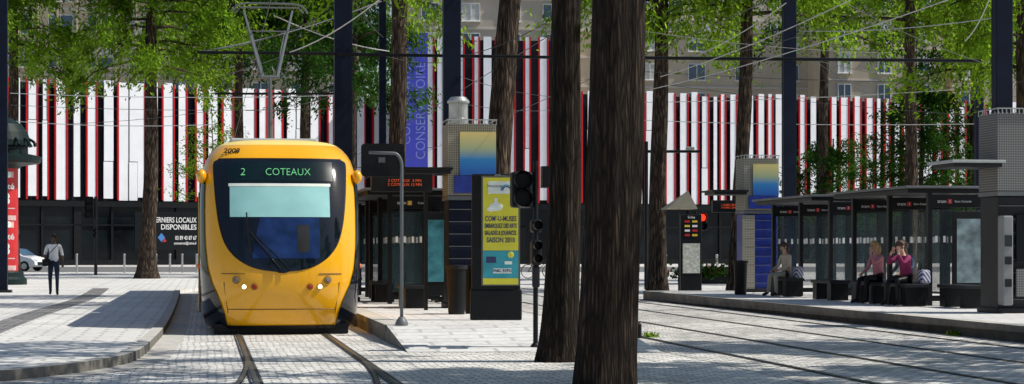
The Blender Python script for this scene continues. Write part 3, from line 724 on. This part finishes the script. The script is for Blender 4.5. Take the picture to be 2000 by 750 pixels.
def case(X,D,label,seed):
    pc=thing('poster_case',label,'poster case',S(X,D,.25),ROT)
    MB().box(0,0,1.05,.66,.08,1.75,0).build('frame',[BLACK],pc,bevel=.01)
    MB().box(0,-.045,1.12,.5,.01,1.3,0).build('poster',[mat('poster_faded%d'%seed,(.16,.22,.24) if seed else (.05,.2,.25),.3,var=.6,nscale=4+seed)],pc)
case(15.5,41.6,'black framed poster case with faded notice inside shelter',1)
case(4.9,43.0,'black framed poster case with teal notice on platform',0)
def bench(X,D,label='dark slab bench on platform',L=1.5):
    t=thing('bench',label,'bench',S(X,D,.25),ROT,group='dark platform benches')
    MB().box(0,0,.42,.48,L,.07,0).build('seat',[DARK],t,bevel=.01)
    for y in(-L/2+.2,L/2-.2): MB().box(0,y,.2,.4,.3,.38,0).build('leg',[BLACK],t)
for X,D in((14.25,41.7),(14.2,43.6),(14.25,50.2),(14.2,46.5),(3.9,45),(4.1,40.5),(3.7,52),(14.9,40.3)): bench(X,D)
def bin_(X,D,label='black litter bin on platform'):
    t=thing('litter_bin',label,'litter bin',S(X,D,.25),ROT,group='black litter bins')
    MB().lathe([(.0,0),(.14,0),(.15,.05),(.17,.8),(.18,.82),(.18,.86),(.12,.87),(.0,.88)],n=20).build('body',[BLACK],t)
    MB().lathe([(.19,.8),(.195,.8),(.195,.87),(.19,.87)],n=20).build('rim',[DARK],t)
bin_(4.45,36.2); bin_(4.8,36.6); bin_(13.6,52); bin_(5.9,55)
AMB=mat('amber_led',(.4,.06,.01),.5,emit=(1,.12,.03),estr=.6)
def led(X,D,z,w0,label,lines):
    t=thing('departure_display',label,'display',S(X,D,.25),ROT,group='hanging departure displays')
    MB().box(0,0,z,w0,.18,.34,0).build('housing',[BLACK],t,bevel=.01)
    MB().box(w0/2-.1,.15,z/2,.07,.07,z,0).build('pole',[BLACK],t)
    text(lines,.075,AMB,t,(.05,-.1,z),name='led_lettering',bold=-.001)
led(3.7,38.5,2.4,1.15,'black departure display with red LED lettering','2 COTEAUX  3 MN\n2 COTEAUX 12 MN')
led(14.7,57,2.35,1.2,'black departure display with red LED lettering','1 GARE CENTRALE 2 MN\n3 GARE CENTRALE 9 MN')
# ---------------------------------------------------------------- advertising panel
ad=thing('advertising_panel','black freestanding advertising panel with yellow festival poster','advertising panel',S(4.72,33.2,.25),ROT-.12)
MB().box(0,.1,1.2,.79,.24,2.34,0).box(0,.1,.25,.84,.28,.5,0).build('housing',[BLACK],ad,bevel=.025)
MB().box(.075,-.028,1.45,.62,.012,1.78,0).build('backlit_frame',[mat('frame_grey',(.12,.13,.12),.3)],ad)
PY=mat('poster_yellow',(.7,.64,.05),.4,var=.08); PTL=mat('poster_teal',(.04,.32,.40),.4,var=.2); PN=mat('poster_navy',(.03,.04,.12),.5)
PW=mat('poster_white',(.75,.8,.75),.5)
b=MB(); b.box(.075,-.04,1.72,.57,.01,1.18,0); b.box(.075,-.04,.855,.57,.01,.54,1)
b.box(.075,-.048,.63,.57,.006,.1,0)
b.box(.075,-.048,2.15,.4,.006,.2,3)
b.ell((.0,-.045,1.84),(.11,.008,.07),14,3); b.box(.0,-.048,1.92,.05,.006,.12,3); b.ell((-.08,-.046,1.8),(.07,.008,.04),12,3)
b.ell((.27,-.045,1.93),(.05,.008,.05),12,1); b.ell((.24,-.045,1.06),(.05,.008,.05),12,0)
b.box(.1,-.0485,.80,.30,.004,.08,3); b.box(-.08,-.0485,.98,.16,.004,.1,2); b.box(.2,-.0485,.93,.12,.004,.05,3)
b.build('poster',[PY,PTL,PN,PW],ad)
b=MB()
for rr,mi in((.09,0),(.065,1)):
    b.path([(.17+rr*math.cos(a),-.054,2.1+rr*math.sin(a)) for a in np.linspace(0,math.pi,12)],.01,5,mi)
b.build('rainbow_emblem',[PTL,BLUEP],ad)
for i,(tx,sz,sx) in enumerate((("COM'-U-MUSES",.115,.66),('EMBARQUEZ DES ARTS',.10,.5),('BALADES & JOUANCES',.10,.5),('SAISON 2010',.115,.7))):
    text(tx,sz,PN,ad,(.075,-.05,1.64-i*.115),bold=.002,sx=sx)
text('PARC EXPO',.07,PN,ad,(.1,-.053,.80),bold=.002,sx=.8)
text('MULHOUSE',.045,PN,ad,(-.02,-.053,2.17))
text('JCDecaux',.06,LWHITE,ad,(.1,-.03,2.335))
# ---------------------------------------------------------------- curved sign pole
sp=thing('sign_post','curved grey post carrying dark rounded sign board','sign post',S(2.98,31,.25),ROT)
b=MB()
pts=[(.0,0,0),(0,0,2.3)]+[(-.12+.12*math.cos(a),0,2.4+.2*math.sin(a)) for a in np.linspace(0,math.pi/2,8)]+[(-.5,0,2.61)]
b.path(pts,.026,10); b.lathe([(.1,0),(.1,.03),(.05,.12),(.03,.13)],n=16); b.build('pole',[GREYD],sp,smooth=True)
b=MB(); o_=[]
for cx,cz,a0 in((.27,.19,0),(-.27,.19,90),(-.27,-.19,180),(.27,-.19,270)):
    for a in range(0,91,15): o_.append((-.28+cx+.06*math.cos(math.radians(a+a0)),2.50+cz+.06*math.sin(math.radians(a+a0))))
b.extr(o_,.05,.09); b.build('sign_board',[BLACK],sp)
MB().box(-.3,.03,2.5,.1,.06,.08,0).build('bracket',[GREYD],sp)
# ---------------------------------------------------------------- traffic lights
SR=mat('signal_red_lit',(.5,.02,.01),.3,emit=(1,.03,.01),estr=2.5)
def signal(t,x,y,z,n,w=.28,lit=None,h=None):
    h=h or n*.25
    hd=MB().box(x,y,z,w,.2,h,0).build('signal_head',[BLACK],t,bevel=.04)
    for i in range(n):
        zz=z+(i-(n-1)/2)*h/n
        MB().path([(x,y-.08,zz),(x,y-.24,zz+.01)],[w*.4,w*.42],14,0,cap=False).build('visor',[BLACK],hd)
        MB().path([(x,y-.1,zz),(x,y-.115,zz)],w*.34,14).build('lens',[SR if lit==i else BLACK],hd)
tl=thing('traffic_light','black traffic light on dark pole with small signals','traffic light',gb(1046,684),ROT)
MB().path([(0,0,0),(0,0,2.62)],.035,12).lathe([(.09,0),(.09,.04),(.04,.1)],n=14).build('pole',[BLACK],tl)
signal(tl,-.2,0,2.22,2,h=.5,w=.3); signal(tl,0,-.02,1.72,1,w=.15,h=.18); signal(tl,0,-.02,1.35,2,w=.14,h=.36)
MB().box(0,-.03,1.02,.1,.1,.3,0).build('control_box',[DARK],tl,bevel=.02)
MB().box(.22,0.05,2.4,.26,.16,.3,0).build('backing_board',[BLACK],tl)
t2=thing('traffic_light','traffic light on slim pole near street crossing','traffic light',((187-1000)/F*112,112,0),0)
MB().path([(0,0,0),(0,0,4.3)],.09,10).build('pole',[DARK],t2)
signal(t2,-.38,0,3.7,3,w=.5,h=1.2); signal(t2,.0,-.1,2.3,2,w=.2,h=.5)
t3=thing('traffic_light','pair of red tram signals on pole at platform end','traffic light',S(14.25,59.5,0),ROT)
MB().path([(0,0,0),(0,0,2.5)],.045,10).build('pole',[BLACK],t3)
signal(t3,-.2,0,2.2,1,w=.3,h=.34,lit=0); signal(t3,.18,0,2.2,2,w=.3,h=.5,lit=1)
MB().box(0,-.08,1.55,.26,.03,.24,0).build('route_badge',[mat('badge_orange',(.8,.4,.02),.4)],t3,bevel=.01)
text('15',.18,BLACK,t3,(0,-.1,1.55),bold=.004)
ip=thing('information_stand','black information stand with maps and notices at platform end','information stand',S(13.88,58.5,.1),ROT)
MB().box(0,0,1.15,.62,.14,2.3,0).build('frame',[BLACK],ip,bevel=.015)
MB().box(0,-.08,1.05,.5,.012,.85,0).build('map_sheet',[mat('map_paper',(.5,.52,.46),.6,var=.35,nscale=14)],ip)
b=MB()
for i in range(4):
    for j in range(2): b.box(-.12+j*.22,-.08,2.1-i*.13,.15,.01,.06,(i+j)%3)
b.build('line_notices',[RED,mat('badge_yellow2',(.7,.5,.05)),WHITE],ip)
text('Solea',.1,LWHITE,ip,(0,-.08,2.22))
pr=thing('parasol_roof','small beige pyramid canopy behind information stand','canopy',((1326-1000)/F*66,66,0),ROT)
b=MB(); b.v=[(-.5,-.5,2.7),(.5,-.5,2.7),(.5,.5,2.7),(-.5,.5,2.7),(.3,0,3.3)]; b.f=[(0,1,4),(1,2,4),(2,3,4),(3,0,4),(3,2,1,0)]; b.m=[0]*5; b.build('fabric',[mat('beige_fabric',(.6,.5,.34),.9)],pr)
MB().tube((0,0,0),(0,0,2.75),.03).build('pole',[DARK],pr)
sl_=thing('signal_arm','dark horizontal arm with small signals on slim pole','signal arm',((1262-1000)/F*72,72,0))
MB().path([(0,0,0),(0,0,5.2)],.07,8).path([(0,0,4.85),(1.9,0,4.85)],.05,8).build('pole',[BLACK],sl_)
MB().box(.35,0,4.85,.3,.2,.22,0).build('detector',[BLACK],sl_,bevel=.02); MB().box(1.55,0,4.95,.3,.2,.12,0).build('detector',[GREYM],sl_,bevel=.02)
# ---------------------------------------------------------------- advertising column
GREEN=mat('dark_green_cast_iron',(.005,.016,.016),.5,var=.2,spec=.2)
D=76; ac=thing('advertising_column','dark green domed advertising column with red posters','advertising column',((0-1000)/F*D,D,.1),0)
MB().lathe([(.98,0),(.98,.2),(.88,.3),(.86,.45),(.82,.5)],n=40).build('plinth',[GREEN],ac)
RP=.66
MB().lathe([(RP,.48),(RP,4.35)],n=40).build('drum',[RED],ac,smooth=True)
MB().lathe([(.68,4.3),(.8,4.4),(1.45,4.5),(1.52,4.6),(1.52,4.74),(1.4,4.78),(1.0,4.86),(1.0,5.1),(1.12,5.15),(1.1,5.35),(1.0,5.65),(.78,5.95),(.45,6.15),(.16,6.25),(.1,6.4),(.16,6.5),(.07,6.65),(.02,6.9),(0,6.9)],n=40).build('dome',[GREEN],ac)
b=MB()
for a in np.linspace(0,2*math.pi,17)[:-1]: b.path([(1.08*math.cos(a),1.08*math.sin(a),5.4),(1.25*math.cos(a),1.25*math.sin(a),5.3),(1.32*math.cos(a),1.32*math.sin(a),5.15)],[.05,.05,.08],6)
b.build('dome_brackets',[GREEN],ac)
b=MB(); PK=mat('poster_pink',(.6,.4,.38),.5)
def arc(a0,a1,z0_,z1_,r,mi): b.grid(lambda u,v:(r*math.cos(a0+(a1-a0)*u),r*math.sin(a0+(a1-a0)*u),z0_+(z1_-z0_)*v),14,2,mi)
for k in range(2):
    z0=.75+k*1.85
    arc(-2.4,-.3,z0-.22,z0-.04,RP+.012,1); arc(-2.3,-.5,z0+1.36,z0+1.58,RP+.012,1)
    arc(-2.3,-.4,z0+.2,z0+.24,RP+.012,1)
b.build('posters',[RED,PK],ac)
for k in range(2):
    z0=.75+k*1.85
    for a,zz,tx,sz in((-1.25,1.02,'intimité',.3),(-1.0,.55,'8',.6),(-1.5,.55,'8',.6)):
        text(tx,sz,LWHITE,ac,((RP+.03)*math.cos(a),(RP+.03)*math.sin(a),z0+zz),(math.pi/2,0,a+math.pi/2),bold=.008)
    for a in(-.85,-1.3,-1.75):
        b=MB(); b.lathe([(.0,0),(.12,0),(.10,.012),(0,.014)],n=16)
        o=b.build('poster_disc',[PW],ac,((RP+.005)*math.cos(a),(RP+.005)*math.sin(a),z0+1.47)); o.rotation_euler=(math.pi/2,0,a+math.pi/2)
# ---------------------------------------------------------------- car
def car(loc,rz,paint,label,group=None):
    t=thing('parked_car',label,'car',loc,rz,group)
    prof=[(-2.1,.35),(-2.12,.7),(-2.0,.95),(-1.75,1.0),(-1.0,1.42),(-.3,1.5),(.5,1.45),(1.15,1.02),(1.8,.88),(2.08,.68),(2.12,.4),(2.0,.28),(-2.0,.28)]
    b=MB(); n=len(prof)
    for yy,k in((-.86,0),(-.80,1),(.80,1),(.86,0)):
        for x,z in prof:
            ty=yy*(1-.16*max(0,(z-.95))/.5)
            b.v.append((x*(1 if k else .985),ty,z if k else (z-.02 if z>.5 else z+.02)))
    for i in range(3):
        for j in range(n):
            a=i*n+j; c=i*n+(j+1)%n; b.f.append((a,a+n,c+n,c)); b.m.append(0)
    b.f.append(tuple(range(n))); b.m.append(0); b.f.append(tuple(range(3*n,4*n))[::-1]); b.m.append(0)
    b.build('body',[paint],t,bevel=.03)
    for s_ in(-1,1):
        b=MB(); q=[(-1.45,1.02),(-.9,1.36),(-.25,1.42),(.42,1.38),(.98,1.02)]
        b.v=[(x,s_*(.875*(1-.16*max(0,z-.95)/.5)),z) for x,z in q]; b.f=[tuple(range(5)) if s_>0 else tuple(range(5))[::-1]]; b.m=[0]; b.build('side_window',[WG],t)
        for x in(-1.3,1.32):
            w=MB().path([(x,s_*.72,.33),(x,s_*.89,.33)],.33,20,0).build('wheel',[BLACK],t)
            MB().path([(x,s_*.89,.33),(x,s_*.9,.33)],.2,16).build('rim',[STEEL],w)
        MB().ell((2.0,s_*.62,.72),(.12,.2,.09),10).build('headlight',[mat('headlamp_glass',(.6,.65,.7),.1)],t,smooth=True)
    MB().poly([(.55,-.66,1.44),(.55,.66,1.44),(1.16,.78,1.04),(1.16,-.78,1.04)][::-1]).build('windscreen',[WG],t,loc=(.015,0,.012))
    MB().box(2.1,0,.5,.06,1.1,.2,0).build('grille',[BLACK],t)
CARW=mat('car_white_paint',(.8,.81,.83),.25,coat=.8,var=.03)
car(((26-1000)/F*134,134,0),-.3,CARW,'white parked hatchback beside street')
def bollard(px,D,h,label='slim grey bollard on pavement',g='slim bollards'):
    t=thing('bollard',label,'bollard',((px-1000)/F*D,D,0),0,g)
    MB().lathe([(.06,0),(.06,h-.1),(.075,h-.09),(.075,h-.03),(.05,h),(0,h+.01)],n=12).build('post',[STEEL],t)
for px in(243,305,332,356,384,150,1225,1300,1345,1400,1480): bollard(px,124 if px<1000 else 110,1.15)
t=thing('bollard','short dark bollard beside tram rails','bollard',gb(1247,661),0); MB().lathe([(.05,0),(.05,.22),(.03,.25),(0,.25)],n=12).build('post',[BLACK],t)
r=np.random.default_rng(44)
c=r.normal(size=(1500,3))*np.array([.7,.4,.16])+np.array([0,0,.45]); c[:,2]=np.abs(c[:,2])
fl=thing('flower_bed','small bed of red flowers beyond platform','flower bed',((1378-1000)/F*84,84,0))
MB().box(0,0,.15,2.2,.9,.3).build('planter',[DARK],fl)
dd=r.normal(size=(1500,3)); dd/=np.linalg.norm(dd,axis=1)[:,None]
quads(c,dd,.16,.1,LEAFD,'leaves',fl,r); quads(c[:120]+np.array([0,0,.1]),dd[:120],.1,.1,leafmat('red_petals',(.5,.02,.05),(.5,.02,.05)),'petals',fl,r)
for px,py in((1268,659),(1866,656),(1560,612)):
    g=G(px,py); c=r.normal(size=(160,3))*np.array([.07,.06,.03])+np.array([0,0,.03]); c[:,2]=np.abs(c[:,2]); dd=r.normal(size=(160,3))+np.array([0,0,1]); dd/=np.linalg.norm(dd,axis=1)[:,None]
    wd=thing('weed_tuft','small green weed growing between paving stones','plant',g); quads(c,dd,.06,.02,LEAF,'leaves',wd,r)
# ---------------------------------------------------------------- bicycle
bk=thing('bicycle','dark parked bicycle beyond the platform','bicycle',((1052-1000)/F*100,100,0),0)
for x in(-.52,.52):
    b=MB(); b.path([(x+.33*math.cos(a),0,.34+.33*math.sin(a)) for a in np.linspace(0,2*math.pi,25)],.02,6,cap=False)
    for a in np.linspace(0,2*math.pi,13)[:-1]: b.tube((x,0,.34),(x+.32*math.cos(a),0,.34+.32*math.sin(a)),.003,3)
    b.build('wheel',[BLACK],bk)
b=MB()
for p,q in(((-.52,.34),(-.12,.32)),((-.52,.34),(-.2,.78)),((-.12,.32),(-.22,.9)),((-.12,.32),(.38,.8)),((-.2,.78),(.36,.84)),((.52,.34),(.35,.98))): b.tube((p[0],0,p[1]),(q[0],0,q[1]),.018,6)
b.path([(.35,-.25,1.0),(.38,0,.98),(.35,.25,1.0)],.014,6); b.build('frame',[DARK],bk)
MB().ell((-.24,0,.94),(.13,.07,.04),10).build('saddle',[BLACK],bk,smooth=True)
# ---------------------------------------------------------------- people
SK1=mat('skin_light',(.5,.3,.22),.6,var=.05); SK2=mat('skin_dark',(.1,.05,.03),.55,var=.05)
def person(label,loc,rz,J,skin,top,bot,shoe,hair,hairstyle='short',scale=1,sleeve=True):
    t=thing('person',label,'person',loc,rz); t.scale=(scale,)*3
    names=list(J.keys()); idx={k:i for i,k in enumerate(names)}
    E=[('pelvis','spine'),('spine','chest'),('chest','neck'),('neck','chin'),('chin','crown_')]
    for s_ in'LR': E+=[('pelvis','hip'+s_),('hip'+s_,'knee'+s_),('knee'+s_,'ank'+s_),('ank'+s_,'toe'+s_),('chest','sho'+s_),('sho'+s_,'elb'+s_),('elb'+s_,'wri'+s_),('wri'+s_,'palm'+s_)]
    R={'pelvis':.135,'spine':.12,'chest':.135,'neck':.05,'chin':.068,'crown_':.085,'hip':.095,'knee':.06,'ank':.042,'toe':.036,'sho':.062,'elb':.042,'wri':.028,'palm':.03}
    me=bpy.data.meshes.new('body'); me.from_pydata([J[k] for k in names],[(idx[a],idx[b_]) for a,b_ in E],[])
    o=bpy.data.objects.new('body',me); sc.collection.objects.link(o)
    sk=o.modifiers.new('skin','SKIN'); sk.use_smooth_shade=True
    for i,k in enumerate(names):
        q=k[:-1] if k[-1] in'LR' and k[:-1] in R else k
        rr=R[q]
        me.skin_vertices[0].data[i].radius=(rr,rr*(.8 if q in('chest','spine','pelvis') else 1)); me.skin_vertices[0].data[i].use_root=(k=='pelvis')
    ss=o.modifiers.new('sub','SUBSURF'); ss.levels=2; ss.render_levels=2
    dg=bpy.context.evaluated_depsgraph_get(); dg.update(); nm=bpy.data.meshes.new_from_object(o.evaluated_get(dg)); bpy.data.objects.remove(o)
    V=[tuple(v.co) for v in nm.vertices]; Fc=[tuple(p.vertices) for p in nm.polygons]
    b=MB(); b.v=V; b.f=Fc; b.m=[]
    def mi(c):
        best=None
        for a,b2 in E:
            A=Vector(J[a]);B=Vector(J[b2]);d=B-A;tt=max(0,min(1,(c-A).dot(d)/d.length_squared)); dist=(c-(A+d*tt)).length-.5*(R.get(a[:-1],R.get(a,.05)))
            if best is None or dist<best[0]: best=(dist,a,b2,tt)
        _,a,b2,tt=best
        if b2.startswith('palm'): return 0
        if b2.startswith('wri'): return 1 if (sleeve and tt<.9) else 0
        if a=='neck' or a=='chin': return 0
        if b2=='neck': return 1 if tt<.75 else 0
        if b2.startswith('toe'): return 3
        if b2.startswith(('knee','ank','hip')): return 2
        if b2=='spine': return 2 if tt<.15 else 1
        return 1
    for f in Fc:
        c=Vector((0,0,0))
        for i in f: c+=Vector(V[i])
        b.m.append(mi(c/len(f)))
    for s_ in'LR':
        w=Vector(J['wri'+s_]); p=Vector(J['palm'+s_]); d=(p-w).normalized(); sd_=d.cross(Vector((0,1,0.2)))
        sd_=sd_.normalized() if sd_.length>.1 else Vector((1,0,0)); nn=d.cross(sd_).normalized()
        for k,(off,ln) in enumerate(((-.028,.06),(-.010,.072),(.009,.068),(.027,.054))):
            a=p+sd_*off; b.path([a,a+d*ln*.5+nn*.006,a+d*ln*.85+nn*.024,a+d*ln+nn*.038],[.010,.009,.008,.005],6,0)
        a=w+d*.03-sd_*.028; b.path([a,a+d*.03-sd_*.025,a+d*.055-sd_*.03+nn*.012],[.011,.010,.007],6,0)
    ch=Vector(J['chin']); cr=Vector(J['crown_']); up=(cr-ch).normalized(); fw=Vector((0,-1,0)); fw=(fw-up*fw.dot(up)).normalized(); rt=fw.cross(up)
    mid=ch.lerp(cr,.5)
    b.path([mid+fw*.075+up*.02,mid+fw*.10-up*.02,mid+fw*.085-up*.03],[.008,.014,.008],6,0)
    for s_ in(-1,1): b.ell(mid+rt*s_*.085,(.012,.022,.03),8,0)
    b.build('body',[skin,top,bot,shoe],t,smooth=True)
    e=MB()
    for s_ in(-1,1): e.ell(mid+fw*.078+rt*s_*.03+up*.02,(.010,.006,.006),8,0)
    e.path([mid+fw*.082-up*.055-rt*.022,mid+fw*.086-up*.057,mid+fw*.082-up*.055+rt*.022],.004,4,1)
    e.build('face_features',[BLACK,mat('lips',(.3,.08,.07))],t)
    hb=MB(); c=mid+up*.035-fw*.012; hb.ell(c,(.096,.106,.10),16)
    hb.v=[v if (Vector(v)-mid).dot(fw)<.055 or (Vector(v)-mid).dot(up)>.07 else tuple(Vector(v)-fw*.04) for v in hb.v]
    if hairstyle=='long': hb.path([c-fw*.05,c-fw*.07-up*.12,c-fw*.06-up*.24],[.09,.08,.04],12)
    if hairstyle=='bun': hb.ell(c-fw*.09+up*.06,(.045,.045,.045),10)
    hb.build('hair',[hair],t,smooth=True)
    return t
def walk():
    return dict(pelvis=(0,0,.95),spine=(0,0,1.13),chest=(0,0,1.32),neck=(0,0,1.48),chin=(0,-.015,1.57),crown_=(0,-.01,1.68),
     hipL=(.085,0,.9),kneeL=(.1,-.09,.5),ankL=(.1,-.06,.08),toeL=(.12,-.22,.04),hipR=(-.085,0,.9),kneeR=(-.1,.0,.5),ankR=(-.1,.14,.12),toeR=(-.1,.0,.045),
     shoL=(.17,0,1.42),elbL=(.235,.04,1.15),wriL=(.25,-.03,.92),palmL=(.25,-.05,.85),shoR=(-.17,0,1.42),elbR=(-.25,.05,1.16),wriR=(-.22,-.1,.98),palmR=(-.19,-.15,.94))
def sit(armL=0,armR=0,lean=0):
    J=dict(pelvis=(0,0,.55),spine=(0,-.02-.3*lean,.72),chest=(0,-.04-lean*.8,.9),neck=(0,-.07-lean,1.07),chin=(0,-.11-lean*1.2,1.15),crown_=(0,-.13-lean*1.2,1.26),
     hipL=(.09,-.04,.53),kneeL=(.12,-.44,.53),ankL=(.13,-.42,.09),toeL=(.14,-.58,.04),hipR=(-.09,-.04,.53),kneeR=(-.12,-.43,.53),ankR=(-.11,-.5,.09),toeR=(-.12,-.66,.04),
     shoL=(.16,-.05-lean*.8,1.0),shoR=(-.16,-.05-lean*.8,1.0))
    for s_,a,k in(('L',armL,1),('R',armR,-1)):
        if a: J['elb'+s_]=(.2*k,-.28-lean*.8,.86); J['wri'+s_]=(.10*k,-.30-lean,1.06); J['palm'+s_]=(.07*k,-.27-lean,1.13)
        else: J['elb'+s_]=(.22*k,-.1-lean*.5,.76); J['wri'+s_]=(.14*k,-.32,.66); J['palm'+s_]=(.10*k,-.38,.63)
    return J
CW=mat('white_shirt',(.82,.81,.81),.8); JEAN=mat('dark_jeans',(.02,.03,.06),.85); HBK=mat('hair_black',(.012,.01,.01),.6); HBL=mat('hair_blonde',(.35,.22,.1),.6); HBR=mat('hair_brown',(.06,.03,.02),.6)
mn=person('man in white shirt and dark jeans walking with shoulder bag',(*G(105,577,.1)[:2],.1),.15,walk(),SK2,CW,JEAN,BLACK,HBK,sleeve=False)
bag=thing('shoulder_bag','black shoulder bag hanging at walking man hip','bag',mn.location,.15)
MB().box(-.2,-.16,.93,.22,.1,.2,0).build('pouch',[BLACK],bag,bevel=.02)
MB().path([(-.2,-.18,1.03),(-.1,-.17,1.2),(.08,-.14,1.4),(.15,0,1.5),(.05,.13,1.35),(-.15,.13,1.1),(-.22,-.05,1.0)],.01,5).build('strap',[BLACK],bag)
def seat(X,D): q=S(X,D,.25); return (q.x,q.y,.25)
person('seated woman in beige jacket and trousers on platform bench',seat(14.28,50.2),math.radians(-62),sit(),SK1,mat('beige_jacket',(.5,.43,.34),.85),mat('beige_trousers',(.42,.38,.31),.85),DARK,HBR,'long')
person('seated blonde woman in pink top holding phone to face',seat(14.28,43.4),math.radians(-60),sit(1,0),SK1,mat('pink_top',(.5,.2,.24),.85),BLACK,DARK,HBL,'long')
person('seated woman in magenta top and black trousers leaning forward',seat(14.3,41.7),math.radians(-52),sit(1,1,.08),SK1,mat('magenta_top',(.22,.02,.09),.85),BLACK,BLACK,HBR,'bun')
person('seated person in blue patterned top at back of shelter',seat(15.3,44.6),math.radians(-50),sit(0,0),SK1,mat('blue_top',(.1,.14,.3),.85),JEAN,DARK,HBL,'short')
bench(15.35,44.6)
def tote(X,D,m,label):
    t=thing('handbag',label,'bag',S(X,D,.25),ROT+.5); MB().box(0,0,.60,.3,.16,.28,0,tx=.8).build('pouch',[m],t,bevel=.05)
    MB().path([(-.1,0,.72),(-.07,0,.84),(.07,0,.84),(.1,0,.72)],.01,5).build('handle',[BLACK],t)
def stripem():
    m=bpy.data.materials.new('striped_fabric'); m.use_nodes=True; nt=m.node_tree; b=nt.nodes['Principled BSDF']; tc=N(nt,'ShaderNodeTexCoord'); wv=N(nt,'ShaderNodeTexWave'); wv.inputs['Scale'].default_value=6; wv.bands_direction='DIAGONAL'
    nt.links.new(tc.outputs['Object'],wv.inputs['Vector']); cr=N(nt,'ShaderNodeValToRGB'); cr.color_ramp.interpolation='CONSTANT'; cr.color_ramp.elements[0].color=(.45,.45,.45,1); cr.color_ramp.elements[1].color=(.03,.04,.2,1); cr.color_ramp.elements[1].position=.5
    nt.links.new(wv.outputs['Fac'],cr.inputs[0]); nt.links.new(cr.outputs[0],b.inputs['Base Color']); return m
SF=stripem()
tote(14.52,41.35,SF,'striped blue and white bag beside seated woman'); tote(14.45,49.9,SF,'striped blue bag on bench beside woman')
bpy.context.view_layer.update()
